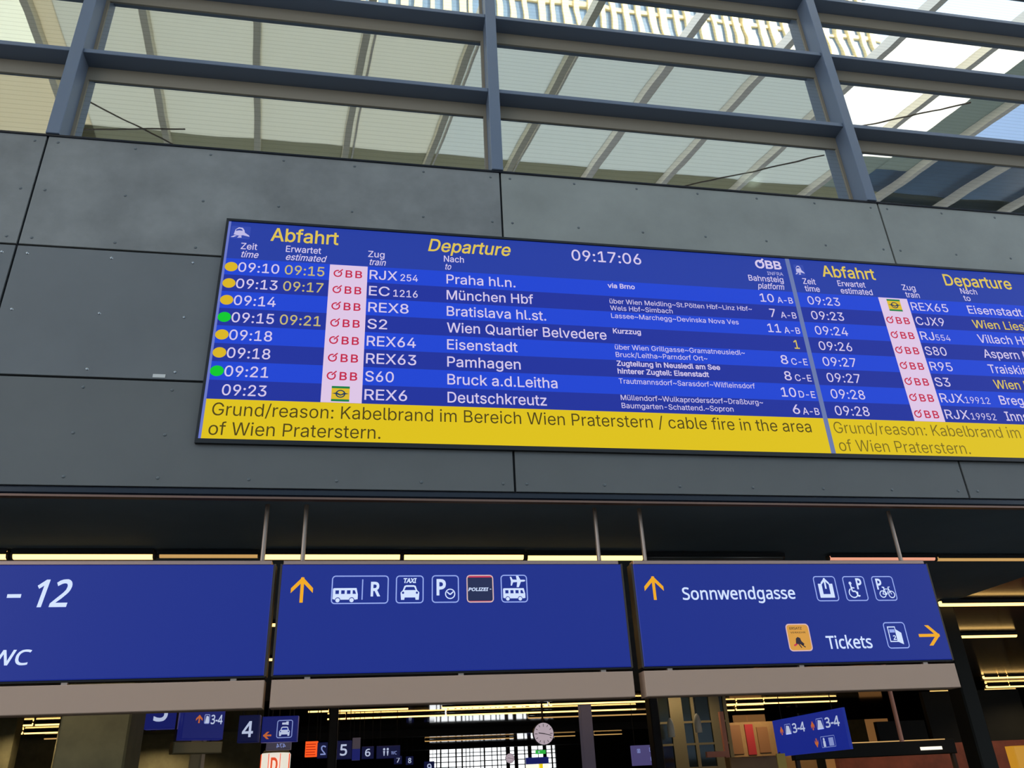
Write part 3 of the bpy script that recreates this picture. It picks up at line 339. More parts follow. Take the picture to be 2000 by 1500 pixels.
'l': '36|24 0 12 0 12 106 24 106',
'n': '87|48 76 60 75 68 70 73 61 75 49 75 0 63 0 63 48 62 56 59 62 54 65 46 66 36 64 29 59 25 51 24 39 24 0 12 0 12 75 22 75 24 65 24 65 31 71 39 75',
'o': '85|77 38 77 29 75 21 72 14 68 9 63 4 57 1 50 -1 42 -1 35 -1 28 1 23 4 18 9 13 14 10 21 8 29 8 38 9 49 12 59 17 66 24 72 33 75 43 76 52 75 61 72 68 66 73 59 76 49;20 38 21 29 23 22 26 17 30 12 36 10 42 9 49 10 55 12 59 17 62 22 64 29 64 38 64 46 62 53 59 59 55 63 49 65 42 66 32 64 26 59 22 50',
'p': '86|48 76 56 75 64 72 70 67 75 59 77 50 78 38 77 26 75 16 70 9 64 3 56 0 47 -1 37 0 30 4 24 10 23 10 24 4 24 -3 24 -34 12 -34 12 75 22 75 24 65 30 71 37 75;45 66 39 65 33 63 29 60 26 55 25 48 24 40 24 38 25 29 26 22 29 16 33 12 38 10 46 9 52 10 57 13 61 17 64 23 65 30 66 38 64 49 61 58 54 64',
'r': '58|47 76 51 76 56 76 54 64 50 65 46 65 38 63 31 58 26 50 24 40 24 0 12 0 12 75 22 75 23 61 30 69 37 74 42 76',
's': '67|61 21 60 14 57 9 53 4 47 1 39 -1 31 -1 17 0 7 3 7 15 18 10 31 9 39 9 45 12 48 15 49 20 47 25 42 29 30 34 18 40 13 43 10 46 8 51 7 57 9 65 15 71 24 75 35 76 48 75 59 71 55 62 45 65 34 66 28 66 23 64 20 61 19 57 21 52 27 48 38 43 50 38 55 34 58 31 60 26',
't': '51|37 9 43 9 47 10 47 1 42 -1 35 -1 29 -1 24 1 20 3 16 8 14 14 13 22 13 66 2 66 2 71 13 76 18 92 25 92 25 75 47 75 47 66 25 66 25 22 26 16 29 12 32 10',
'u': '87|75 75 75 0 65 0 63 10 56 4 48 0 38 -1 30 -1 23 1 18 5 14 10 12 17 11 26 11 75 24 75 24 27 25 19 28 13 33 10 40 9 48 10 53 12 58 16 60 21 62 28 62 36 62 75',
'v': '71|28 0 0 75 13 75 29 31 32 24 34 17 35 11 37 17 40 24 42 31 58 75 71 75 43 0',
'w': '110|60 42 59 48 57 54 56 59 55 62 54 59 53 54 51 48 50 42 36 0 22 0 2 75 14 75 25 35 27 27 29 19 30 13 31 17 32 22 34 28 35 33 48 75 62 75 75 33 77 26 79 19 80 13 81 19 83 27 85 35 96 75 109 75 88 0 73 0',
'y': '71|0 75 13 75 30 32 32 25 34 18 36 12 39 21 43 32 58 75 71 75 39 -10 33 -23 29 -27 24 -31 19 -33 12 -34 6 -33 2 -32 2 -23 5 -23 10 -24 17 -22 23 -17 26 -10 30 0',
'z': '66|60 0 5 0 5 8 46 66 8 66 8 75 59 75 59 66 20 10 60 10',
'0': '80|73 50 71 28 69 20 66 12 61 6 55 2 48 -1 40 -1 30 0 21 5 15 12 10 22 8 35 7 50 8 65 10 78 14 88 21 95 29 100 40 102 50 100 59 95 65 88 70 78 72 65;19 50 20 38 21 27 24 19 28 14 33 10 40 9 47 10 52 14 56 19 59 27 60 38 61 50 60 63 59 73 56 81 52 86 47 90 40 91 33 90 28 86 24 81 21 73 20 63',
'1': '80|50 0 38 0 38 70 38 77 38 82 38 87 34 83 30 79 19 71 12 79 39 100 50 100',
'2': '80|73 0 7 0 7 10 33 37 46 50 54 62 55 68 56 74 55 81 51 87 46 90 39 91 32 90 26 88 14 81 8 90 16 96 27 100 39 101 47 101 55 98 61 94 65 89 68 82 69 75 68 67 66 60 62 53 57 47 43 32 22 12 73 11',
'3': '80|69 77 68 70 67 65 63 61 59 57 54 54 48 53 59 50 66 45 71 37 72 28 71 20 68 13 63 7 56 2 46 0 34 -1 19 0 6 4 6 16 20 11 34 9 45 10 53 14 58 20 59 29 58 34 56 39 52 42 46 45 39 46 31 46 22 46 22 57 31 57 39 57 45 59 50 62 54 66 56 71 56 76 55 82 52 87 46 90 38 91 29 90 21 87 13 83 7 91 13 95 20 98 29 101 38 101 52 100 61 94 67 86',
'4': '80|77 23 63 23 63 0 51 0 51 23 3 23 3 33 50 101 63 101 63 34 77 34;51 65 51 72 51 78 51 83 52 87 48 82 45 76 15 34 51 34',
'5': '80|39 61 48 60 56 58 63 54 68 48 71 41 72 32 71 22 68 14 62 7 55 3 46 0 35 -1 20 0 9 4 9 16 21 11 35 9 42 10 48 11 53 14 56 19 59 24 60 31 58 39 54 46 46 50 34 51 25 50 17 49 11 53 15 100 65 100 65 89 25 89 23 60 30 61',
'6': '80|8 43 9 60 13 76 17 83 21 89 27 94 34 98 43 101 54 101 60 101 66 100 66 90 60 91 54 91 45 91 38 88 32 84 28 79 24 73 22 66 20 51 21 51 26 57 34 61 45 63 53 62 60 59 66 55 70 49 73 41 74 32 73 23 70 14 65 8 59 3 51 0 42 -1 35 -1 28 1 23 5 18 9 13 16 10 23 8 32;42 9 50 10 56 15 60 22 61 32 60 41 57 47 50 52 42 53 36 52 31 50 26 47 23 43 21 39 20 35 21 25 26 17 32 11 37 10',
'7': '80|19 0 60 89 6 89 6 100 73 100 73 90 33 0',
'8': '80|40 101 48 101 55 99 61 95 66 91 69 85 70 77 69 72 67 67 60 59 51 53 62 46 67 42 70 38 72 32 73 26 72 18 69 11 64 6 58 2 50 -1 40 -1 30 -1 22 2 15 6 11 11 8 18 7 25 8 32 10 37 13 42 17 46 28 52 19 59 12 67 11 72 10 78 11 85 14 91 19 95 25 99 32 101;19 25 20 19 24 13 31 10 40 8 49 10 56 13 60 19 61 26 60 30 58 34 51 41 40 46 38 47 27 41 21 34 19 30;40 91 33 91 27 88 23 83 22 77 23 72 25 68 31 62 40 58 49 62 55 68 57 72 58 77 56 83 53 88 47 91',
'9': '80|73 57 72 40 68 24 64 17 59 11 54 6 46 2 37 -1 27 -1 20 -1 14 0 14 11 20 9 27 9 36 9 43 12 49 16 53 21 56 27 58 34 60 49 60 49 54 43 46 39 36 37 28 38 21 41 15 45 11 51 8 59 7 68 8 77 11 86 16 92 22 97 30 100 39 101 46 101 52 99 58 95 63 90 67 84 70 77 72 68;39 91 31 90 25 85 21 78 19 68 20 59 24 53 30 48 38 47 45 48 50 50 54 53 58 57 60 61 60 65 59 74 55 83 48 89 44 90',
'-': '45|6 32 6 43 39 43 39 32',
'/': '52|51 100 13 0 1 0 39 100',
' ': '36|'}}
_cache = {}
def area(c): return sum(c[i-1][0]*c[i][1]-c[i][0]*c[i-1][1] for i in range(len(c)))/2
def winding(p, cs):
    w = 0
    for c in cs:
        for i in range(len(c)):
            (x0, y0), (x1, y1) = c[i-1], c[i]
            if (y0 <= p[1]) != (y1 <= p[1]):
                t = (p[1]-y0)/(y1-y0)
                if x0+t*(x1-x0) > p[0]: w += 1 if y1 > y0 else -1
    return w
def fill(cs):
    vs, es = [], []
    for c in cs:
        k = len(vs); vs += [Vector(p) for p in c]; es += [(k+i, k+(i+1) % len(c)) for i in range(len(c))]
    r = delaunay_2d_cdt(vs, es, [], 0, 1e-6); V = [(v.x, v.y) for v in r[0]]; F = []
    for f in r[2]:
        p = (sum(V[i][0] for i in f)/len(f), sum(V[i][1] for i in f)/len(f))
        if winding(p, cs):
            f = list(f)
            if area([V[i] for i in f]) < 0: f.reverse()
            F.append(f)
    return V, F
def glyph(font, ch, bold):
    k = (font, ch, bold)
    if k in _cache: return _cache[k]
    a, d = GLYPHS[font][ch].split('|'); cs = []
    for c in d.split(';'):
        if c:
            n = [float(v)/100 for v in c.split()]; cs.append(list(zip(n[::2], n[1::2])))
    if cs and bold:
        sg = -1 if sum(area(c) for c in cs) > 0 else 1; out = []
        for c in cs:
            q = []
            for i in range(len(c)):
                p0, p1, p2 = Vector(c[i-1]), Vector(c[i]), Vector(c[(i+1) % len(c)])
                a1, a2 = (p1-p0).normalized(), (p2-p1).normalized(); n1, n2 = Vector((-a1.y, a1.x)), Vector((-a2.y, a2.x)); n = n1+n2
                n = n1 if n.length < .3 else n/(max(.5, (1+n1.dot(n2))))
                q.append(tuple(p1+n*bold*sg))
            out.append(q)
        cs = out
    _cache[k] = (float(a)/100, fill(cs) if cs else ([], []))
    return _cache[k]
class G2:
    """flat graphics lying in the X-Z plane, facing -Y"""
    def __init__(s, y=0.0): s.b = MB(); s.y = y
    def up(s, d=.0015): s.y -= d; return s
    def tri(s, V, F, m): s.b.add([(x, s.y, z) for x, z in V], F, m)
    def poly(s, pts, m): V, F = fill([pts]); s.tri(V, F, m); return s
    def polys(s, cs, m): V, F = fill(cs); s.tri(V, F, m); return s
    def rect(s, x0, z0, x1, z1, m): s.tri([(x0, z0), (x1, z0), (x1, z1), (x0, z1)], [(0, 1, 2, 3)], m); return s
    @staticmethod
    def rr(x0, z0, x1, z1, r, n=5):
        p = []
        for cx, cz, a in ((x1-r, z0+r, -90), (x1-r, z1-r, 0), (x0+r, z1-r, 90), (x0+r, z0+r, 180)):
            p += [(cx+r*math.cos(math.radians(a+90*i/n)), cz+r*math.sin(math.radians(a+90*i/n))) for i in range(n+1)]
        return p
    def rrect(s, x0, z0, x1, z1, r, m): p = s.rr(x0, z0, x1, z1, r); s.tri(p, [tuple(range(len(p)))], m); return s
    def loop(s, a, b_, m):
        n = len(a); s.tri(a+b_, [(i, (i+1) % n, n+(i+1) % n, n+i) for i in range(n)], m); return s
    def rring(s, x0, z0, x1, z1, r, w, m): return s.loop(s.rr(x0, z0, x1, z1, r), s.rr(x0+w, z0+w, x1-w, z1-w, max(r-w, .004)), m)
    @staticmethod
    def circ(cx, cz, r, n=28): return [(cx+r*math.cos(2*math.pi*i/n), cz+r*math.sin(2*math.pi*i/n)) for i in range(n)]
    def disc(s, cx, cz, r, m, rz=None):
        p = s.circ(0, 0, 1); rz = rz or r; s.tri([(cx+x*r, cz+z*rz) for x, z in p], [tuple(range(len(p)))], m); return s
    def ring(s, cx, cz, r, w, m): return s.loop(s.circ(cx, cz, r), s.circ(cx, cz, r-w), m)
    def arc(s, cx, cz, r, w, a0, a1, m, n=20, ex=1.0):
        P = [math.radians(a0+(a1-a0)*i/n) for i in range(n+1)]
        V = [(cx+ex*q*math.cos(a), cz+q*math.sin(a)) for q in (r, r-w) for a in P]; k = n+1
        s.tri(V, [(i, i+1, k+i+1, k+i) for i in range(n)], m); return s
    def stroke(s, pts, w, m):
        for (x0, z0), (x1, z1) in zip(pts, pts[1:]):
            dx, dz = x1-x0, z1-z0; l = math.hypot(dx, dz); nx, nz = -dz/l*w/2, dx/l*w/2
            s.tri([(x0-nx, z0-nz), (x1-nx, z1-nz), (x1+nx, z1+nz), (x0+nx, z0+nz)], [(0, 1, 2, 3)], m)
        return s
    def text(s, t, x0, x1, z, cap, m, font='A', bold=.012, shear=0, gap=0, mirror=False):
        pen = 0; V = []; F = []
        for ch in t:
            a, (gv, gf) = glyph(font, ch, bold); k = len(V)
            V += [(x+pen, y) for x, y in gv]; F += [[k+i for i in f] for f in gf]; pen += a+gap
        lo, hi = min(v[0] for v in V), max(v[0] for v in V)
        sx = cap if x1 is None else (x1-x0-shear*cap)/(hi-lo)
        P = [((x-lo)*sx+x0+shear*y*cap, z+y*cap) for x, y in V]
        if mirror:
            e = x0+(x1 if x1 is not None else x0+(hi-lo)*sx); P = [(e-x, y) for x, y in P]; F = [f[::-1] for f in F]
        s.tri(P, F, m); return s
    def build(s, name, parent=None, loc=None): return s.b.build(name, parent, loc)
def rod_mb(x, y, z0, z1, r=.02, m='rod'): return MB().tube((x, y, z0), (x, y, z1), r, m)

# ================================================================== THE SETTING
# -- clad upper wall (its front face at Y = 9)
XC = [-10.47, -4.43, 1.70, 7.79, 13.88, 19.97]; ZR = [4.79, 6.123, 7.94, 9.735]
w = MB().box(XC[0], XC[-1], 9.03, 9.45, 4.79, 9.74, 'joint').build('wall_front'); struct(w)
g = .014
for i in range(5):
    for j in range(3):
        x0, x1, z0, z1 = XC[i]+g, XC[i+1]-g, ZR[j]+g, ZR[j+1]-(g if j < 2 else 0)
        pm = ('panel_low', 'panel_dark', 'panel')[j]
        if j == 2 and i > 1: pm = 'panel_pale_lit'
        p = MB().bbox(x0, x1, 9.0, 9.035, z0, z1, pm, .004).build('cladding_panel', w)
        r = MB(); rm = ('rivet_grey', 'rivet', 'rivet_grey')[j]
        for a in range(7):
            for z in (z0+.10, (z0+z1)/2-.03, z1-.11): r.dome((x0+.13+(x1-x0-.26)*a/6, 9.0, z), .021, rm)
        r.build('rivets', p)
        if i == 1 and j == 1: pass
MB().box(-2.58, -2.44, 8.994, 9.001, 6.155, 6.20, 'sticker').build('sticker', w)
t = MB().bbox(XC[0], XC[-1], 8.985, 9.06, 9.715, 9.755, 'lip', .006).build('trim_1'); struct(t)
t = MB().bbox(XC[0], XC[-1], 8.98, 9.06, 4.70, 4.79, 'lip', .02); t.box(XC[0], XC[-1], 8.99, 9.07, 4.675, 4.70, 'lip_brown'); struct(t.build('trim_2'))

# -- steel grid with mirror glazing above the wall
PX = [-10.40, -4.375, 1.662, 7.69, 13.72, 19.75]; ZT = [9.735, 11.345, 13.03, 14.56, 16.15]
for i in range(5):
    wn = empty_struct('window_%d' % (i+1), ((PX[i]+PX[i+1])/2, 9.15, 9.75)); wx, wy, wz = wn.location
    MB().bbox(PX[i+1]-.085-wx, PX[i+1]+.085-wx, 8.965-wy, 9.27-wy, 9.755-wz, 16.4-wz, 'steel', .008).build('post', wn)
    if i == 0: MB().bbox(PX[0]-.085-wx, PX[0]+.085-wx, 8.965-wy, 9.27-wy, 9.755-wz, 16.4-wz, 'steel', .008).build('post', wn)
    for j in range(1, 5):
        MB().bbox(PX[i]+.086-wx, PX[i+1]-.086-wx, 9.0-wy, 9.27-wy, ZT[j]-wz, ZT[j]+.078-wz, 'steel', .006).build('transom', wn)
    for j in range(4):
        z0 = 9.74 if j == 0 else ZT[j]+.03
        gl = MB().box(PX[i]+.01, PX[i+1]-.01, 9.29, 9.305, z0, ZT[j+1]+.028, 'glass'); gl.v = [(a-wx, b_-wy, c-wz) for a, b_, c in gl.v]; gl.build('pane', wn)
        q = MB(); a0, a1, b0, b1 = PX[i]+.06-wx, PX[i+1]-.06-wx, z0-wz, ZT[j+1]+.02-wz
        for u in ((a0, a1, b1-.27, b1), (a0, a1, b0, b0+.03), (a0, a0+.07, b0+.03, b1-.27), (a1-.07, a1, b0+.03, b1-.27)): q.box(u[0], u[1], 9.272-wy, 9.289-wy, u[2], u[3], 'refl_strip')
        q.build('pane_reflection_strip', wn)  # beige strips painted as the steel's reflection along the pane edges
# -- hall glass roof in front of the windows; the mirror glazing shows it
D1 = Vector((-.124, 1.0, .183)); P0 = Vector((-3.796, 20.0, 19.22)); MY = 2*9.29
def roof(s, t, lift=0):
    p = P0+Vector((s, 0, 0))+D1*t; return Vector((p.x, MY-p.y, p.z+lift))
gr = empty_struct('glass_roof', roof(0, -3)); gl0 = gr.location.copy()
def rquad(s0, s1, t0, t1, m, lift=0, name='roof_pane', th=.02):
    pts = [roof(s0, t0, lift)-gl0, roof(s1, t0, lift)-gl0, roof(s1, t1, lift)-gl0, roof(s0, t1, lift)-gl0]
    return MB().slab(pts, -th, m).build(name, gr)
MUL = [-2.5+2.507*k for k in range(-4, 13)]
for k, s in enumerate(MUL):
    mm = 'mullion' if s < 8 else 'mullion_pale'
    MB().beam(roof(s, -10.4, -.1)-gl0, roof(s, -.3, -.1)-gl0, .17, .30, mm).build('roof_bar', gr)
    if s > 2: MB().beam(roof(s+.22, -7.2, -.02)-gl0, roof(s+.22, -.3, -.02)-gl0, .05, .12, 'mullion_pale').build('roof_bar', gr)
for k, s in enumerate(MUL[:-1]):
    a, b_ = s+.06, MUL[k+1]-.06
    if s < -9: rquad(a, b_, -10.4, 2.5, 'louvre')
    elif s < -4.5:
        rquad(a, b_, -10.4, -3.6 if s < -6 else -7.0, 'frost_pale' if s < -6 else 'frost_sky')
        if s < -6: rquad(a, b_, -3.5, 2.5, 'louvre')
        else: rquad(a-.05, a+.45, -6.9, 2.5, 'louvre'); rquad(a+.45, b_, -6.9, -1.32, 'frost')
    elif s < 14.5: rquad(a, b_, -6.9, -1.32, 'frost' if s < 4 else 'frost_blue')
    elif s < 16.5: rquad(a, b_, -8.6, -4.3, 'frost_sunlit'); rquad(a, b_, -4.3, -1.32, 'frost_blue')
    elif s < 19: rquad(a, a+1.3, -8.2, -3.2, 'frost_sunlit'); rquad(a+1.3, b_, -8.2, -2.6, 'frost_green'); rquad(a, a+1.3, -3.2, -1.32, 'frost_green'); rquad(a+1.3, b_, -2.6, -1.32, 'blueglass')
    elif s < 22: rquad(a, b_, -8.2, -4.35, 'frost_sky'); rquad(a, b_, -4.35, -.62, 'blueglass')
    else: rquad(a, b_, -8.2, -4.95, 'frost_sky'); rquad(a, b_, -4.95, -.62, 'blueglass')
MB().beam(roof(-2.5, -6.95, -.05)-gl0, roof(28, -6.95, -.05)-gl0, .12, .2, 'mullion').build('roof_bar', gr)
rquad(-4.9, 28, -1.325, 2.6, 'soffit', 0, 'roof_soffit')
for a, b_ in (((-4.7, -3.3), (-2.1, -1.0)), ((-5.0, -1.5), (-1.9, -2.0)), ((13.0, -1.0), (16.4, -3.5)), ((15.8, -4.5), (18.6, -6.4))):
    MB().tube(roof(*a, -.35)-gl0, roof(*b_, -.35)-gl0, .022, 'gate', 6).build('roof_cable', gr)
# -- sunlit tower beyond the hall, seen in the top panes
tw = thing('office_tower', 'sunlit office tower with pale upright fins mirrored in the top window panes', 'building', (14, -42, 0))
MB().box(-40, 46, -1.5, 0, 0, 130, 'tower_glass').build('facade', tw)
fb = MB()
for k in range(56):
    x = -38+k*1.5+random.uniform(-.3, .3); fb.box(x, x+random.choice((.45, .6, .8)), 0.01, .5, 52, 128, 'tower_fin')
for z in range(54, 128, 4): fb.box(-40, 46, .02, .25, z, z+.5, 'tower_fin')
fb.build('fins', tw)

# -- passage under the wall
CZ = 4.74
cb = MB(); cb.box(-18, 11.9, 9.07, 30, CZ, CZ+.05, 'ceil'); cb.box(11.9, 44, 9.07, 30, CZ, CZ+.05, 'ceil_shop'); cb.box(-18, 44, 30, 76, CZ, CZ+.05, 'ceil_far'); struct(cb.build('ceiling'))
struct(MB().box(-40, 60, -45, 80, -.1, 0, 'floor').build('floor'))
struct(MB().box(-18.3, -18, 9.07, 76, 0, CZ, 'wall_dark').build('wall_left'))
struct(MB().box(44, 44.3, 9.07, 76, 0, CZ, 'wall_dark').build('wall_right'))
wb = MB(); wb.box(-18, 5.6, 75, 75.3, 0, CZ, 'wall_dark'); wb.box(16.6, 44, 75, 75.3, 0, CZ, 'wall_dark'); struct(wb.build('wall_back'))
wn = empty_struct('window_6', (11, 75, 0))
fr = MB(); x = -5.4
while x < 5.4:
    w_ = random.choice((.05, .06, .08, .12, .32)); fr.box(x, x+w_, 0, .1, 0, CZ, 'gate'); x += w_+random.choice((.25, .4, .55))
for z in (.6, 1.2, 1.7, 2.2, 2.6, 3.0, 3.4, 3.8, 4.2, 4.6): fr.box(-5.4, 5.6, .01, .09, z-.035, z+.035, 'gate')
fr.build('window_frame', wn)
for k, y in enumerate((45.0, 60.2)):
    struct(MB().box(-6 if k else -4, 16 if k else 18, y, y+.35, CZ-.34+.1*k, CZ, 'black').build('trim_%d' % (3+k)))
# columns and shop fronts
def column(n, x0, x1, y0, y1, m): return struct(MB().bbox(x0, x1, y0, y1, 0, CZ, m, .03).build(n))
column('column_1', -4.45, -3.46, 14.0, 14.9, 'concrete'); column('column_2', 11.62, 11.98, 15.2, 15.6, 'wall_dark'); column('column_3', -.88, -.64, 24, 24.4, 'black')
column('column_4', 8.35, 8.62, 24.5, 24.9, 'black'); column('column_5', 8.66, 9.12, 34, 34.4, 'violet_grey'); column('column_6', -3.2, -2.98, 17.6, 18, 'olivebar')
column('column_7', -12.6, -11.9, 33, 33.6, 'concrete'); column('column_8', -10.2, -9.7, 32, 32.6, 'concrete')
struct(MB().box(12.1, 15.2, 28, 28.2, 0, 3.42, 'wall_tan').build('wall_shop'))
wn = empty_struct('wall_bright_shop', (26, 30, 0))
for k in range(10): MB().box(-7+k*2.2, -5.0+k*2.2, 0, .2, 0, 4.4 if k % 3 else 3.4, ('shopwarm' if k % 2 else 'wall_tan') if k > 3 else 'wall_dark').build('shop_bay', wn)
struct(MB().box(14, 24, 24.5, 24.7, 0, 2.4, 'shopred').build('wall_shop_front'))
struct(MB().box(-17, -4.6, 42.4, 42.6, 0, CZ, 'concrete').build('wall_side'))

wn = empty_struct('window_7', (10.1, 26, 0))
MB().box(-1.3, 1.25, .03, .05, 0, 4.2, 'greenglass').build('pane', wn)
fr = MB()
for x, w_ in ((-1.3, .12), (-.62, .42), (.1, .10), (.72, .34), (1.2, .1)): fr.box(x, x+w_, -.03, .02, 0, 4.3, 'olivebar')
for z in (2.05, 2.72, 3.35, 4.2): fr.box(-1.3, 1.3, -.01, .025, z-.03, z+.03, 'olivebar')
fr.build('window_frame', wn)
wn = empty_struct('wall_shop_back', (20, 41, 0)); x = -6
while x < 5.5:
    w_ = random.choice((.5, .7, 1.0, 1.3)); MB().box(x, x+w_-.06, 0, .2, 0, random.choice((3.7, 4.2, 4.6)), random.choice(('shopwarm', 'wall_tan', 'wall_dark', 'concrete', 'shopred'))).build('shop_bay', wn); x += w_
# ================================================================== DEPARTURE BOARD
BX0, BX1, BZ0, BZ1 = -1.967, 13.90, 5.375, 8.487
M_['scr_head'] = glow('screen header blue', (38, 62, 166)); M_['scr_light'] = glow('screen bright stripe', (31, 70, 216)); M_['scr_dark'] = glow('screen dark stripe', (32, 50, 160))
M_['scr_yellow'] = glow('screen yellow strip', (229, 199, 18)); M_['scr_text'] = glow('screen white text', (218, 206, 242)); M_['scr_gold'] = glow('screen gold text', (228, 200, 82))
M_['scr_est'] = glow('screen dull gold text', (206, 190, 116)); M_['scr_dot'] = glow('screen amber dot', (224, 186, 30)); M_['scr_green'] = glow('screen green dot', (4, 205, 45))
M_['scr_pink'] = glow('screen pale column', (228, 204, 236)); M_['scr_red'] = glow('screen red logo', (200, 34, 72)); M_['scr_msg'] = glow('screen message text', (78, 66, 12))
M_['scr_msg2'] = glow('screen message text pale', (122, 104, 20)); M_['scr_div'] = glow('screen divider', (108, 124, 176)); M_['scr_edge'] = glow('screen edge', (110, 124, 205)); M_['scr_icon'] = glow('screen icon', (196, 192, 236))
M_['scr_lgreen'] = glow('logo green', (20, 130, 70)); M_['scr_lyel'] = glow('logo yellow', (226, 190, 40)); M_['scr_lnavy'] = glow('logo navy', (30, 60, 90)); M_['scr_iconbox'] = glow('icon square', (52, 74, 176))
bd = thing('departure_board', 'long blue and yellow electronic departures board mounted on the grey wall', 'departure board', (0, 8.97, BZ0))
def gb(d=0): return G2(-.001-d)
L0 = (0, 0, -BZ0)     # graphics are written in wall heights, the board's own origin is at its lower edge
f = MB()
for x0, x1, z0, z1 in ((BX0-.03, BX1+.03, BZ0-.055, BZ0), (BX0-.03, BX1+.03, BZ1, BZ1+.035), (BX0-.03, BX0, BZ0, BZ1), (BX1, BX1+.03, BZ0, BZ1)): f.box(x0, x1, -.02, .03, z0, z1, 'board_frame')
f.box(BX0, BX1, .002, .03, BZ0, BZ1, 'board_frame'); f.build('frame', bd, L0)
RT, RP = 7.9, .2515
def display(x0, x1, second):
    s = G2(0); s.rect(x0, RT, x1, BZ1, 'scr_head')
    s.build('screen', bd, L0)
    if not second: e = G2(-.002); e.rect(x0, BZ0, x0+.03, BZ1, 'scr_edge'); e.build('edge_strip', bd, L0)
    m = G2(0); m.rect(x0, BZ0, x1, RT-8*RP, 'scr_yellow')
    m.up()
    if not second:
        m.text('Grund/reason: Kabelbrand im Bereich Wien Praterstern / cable fire in the area', -1.856, 5.716, 5.676, .165, 'scr_msg', bold=0)
        m.text('of Wien Praterstern.', -1.866, .093, 5.429, .165, 'scr_msg', bold=0)
    else:
        m.text('Grund/reason: Kabelbrand im Bereich Wien Praterstern / cable fire in the area', 6.047, 13.5, 5.676, .165, 'scr_msg2', bold=-.006)
        m.text('of Wien Praterstern.', 6.057, 7.992, 5.42, .165, 'scr_msg2', bold=-.006)
    m.build('message_strip', bd, L0)
display(BX0, 5.925, False); display(5.985, BX1, True)
d = G2(-.001); d.rect(5.922, BZ0, 5.988, BZ1, 'scr_div'); d.build('divider', bd, L0)
def train_icon(g, x, z, w, h):
    g.rrect(x, z, x+w, z+h, .02, 'scr_iconbox'); g.up()
    P = lambda a, b_: (x+a*w, z+b_*h)
    g.poly([P(.16, .32), P(.22, .72), P(.38, .9), P(.58, .88), P(.68, .70), P(.72, .50), P(.95, .30), P(.98, .2), P(.62, .30), P(.50, .22)], 'scr_icon')
    g.poly([P(.02, .1), P(.2, .26), P(.34, .24), P(.16, .1)], 'scr_icon'); g.poly([P(.36, .08), P(.42, .2), P(.56, .22), P(.58, .1)], 'scr_icon')
    g.up(); g.poly([P(.24, .60), P(.27, .72), P(.42, .80), P(.55, .76), P(.60, .64), P(.42, .66)], 'scr_head'); g.y += .003
def bit(parent, name, draw, d=.0025):
    g = G2(-.001-d); draw(g); return g.build(name, parent, L0 if parent == bd else None)
def header(second):
    if not second:
        bit(bd, 'train_icon', lambda g: train_icon(g, -1.925, 8.212, .245, .205))
        bit(bd, 'title', lambda g: g.text('Abfahrt', -1.418, -.542, 8.217, .205, 'scr_gold', bold=.022)); bit(bd, 'title', lambda g: g.text('Departure', .65, 1.814, 8.215, .20, 'scr_gold', bold=.022, shear=.2))
        bit(bd, 'clock_digits', lambda g: g.text('09:17:06', 2.658, 3.675, 8.212, .18, 'scr_text', bold=.014))
        T = [('Zeit', -1.776, -1.571, 'time', -1.769, -1.533), ('Erwartet', -1.209, -.758, 'estimated', -1.205, -.678), ('Zug', -.146, .07, 'train', -.134, .1), ('Nach', .864, 1.136, 'to', .871, .974), ('Bahnsteig', 5.274, 5.816, 'platform', 5.393, 5.813)]
        def lg(g): g.text('OBB', 5.426, 5.835, 8.287, .135, 'scr_text', bold=.05); g.stroke([(5.50, 8.38), (5.565, 8.452)], .03, 'scr_text'); g.text('INFRA', 5.586, 5.835, 8.172, .058, 'scr_icon', bold=0)
        bit(bd, 'logo', lg)
    else:
        bit(bd, 'train_icon', lambda g: train_icon(g, 6.03, 8.195, .16, .195))
        bit(bd, 'title', lambda g: g.text('Abfahrt', 6.47, 7.336, 8.208, .195, 'scr_gold', bold=.022)); bit(bd, 'title', lambda g: g.text('Departure', 8.491, 9.648, 8.19, .20, 'scr_gold', bold=.022))
        T = [('Zeit', 6.123, 6.326, 'time', 6.127, 6.362), ('Erwartet', 6.679, 7.126, 'estimated', 6.697, 7.209), ('Zug', 7.73, 7.951, 'train', 7.752, 7.981), ('Nach', 8.711, 8.991, 'to', 8.724, 8.837)]
    for s, a, b_, s2, a2, b2 in T:
        def hd(g): g.text(s, a, b_, 8.053, .098, 'scr_text', bold=.014); g.text(s2, a2, b2, 7.926, .098, 'scr_text', bold=.014, shear=0 if second else .2)
        bit(bd, 'column_heading', hd)
header(False); header(True)
def obb(g, x0, x1, z, c):
    w_ = (x1-x0); g.arc(x0+w_*.15, z+c/2, c*.52, c*.17, 75, 395, 'scr_red', ex=w_*.15/(c*.52)); g.stroke([(x0+w_*.16, z+c*.60), (x0+w_*.315, z+c*1.12)], c*.16, 'scr_red')
    g.text('B', x0+w_*.42, x0+w_*.66, z, c, 'scr_red', bold=.03); g.text('B', x0+w_*.76, x1, z, c, 'scr_red', bold=.03)
def region_logo(g, x0, z0, w_, h_):
    P = lambda a, b_: (x0+a*w_, z0+b_*h_)
    g.rect(x0, z0, x0+w_, z0+h_, 'scr_lyel'); g.up(); g.rect(x0, z0, x0+w_, z0+.14*h_, 'scr_lgreen'); g.rect(x0, z0+.86*h_, x0+w_, z0+h_, 'scr_lgreen')
    g.arc(*P(.5, .5), h_*.26, h_*.07, 0, 360, 'scr_lnavy', ex=1.1)
    g.poly([P(.02, .52), P(.3, .46), P(.5, .38), P(.7, .46), P(.98, .52), P(.7, .58), P(.52, .46), P(.3, .58)], 'scr_lnavy'); g.y += .0015
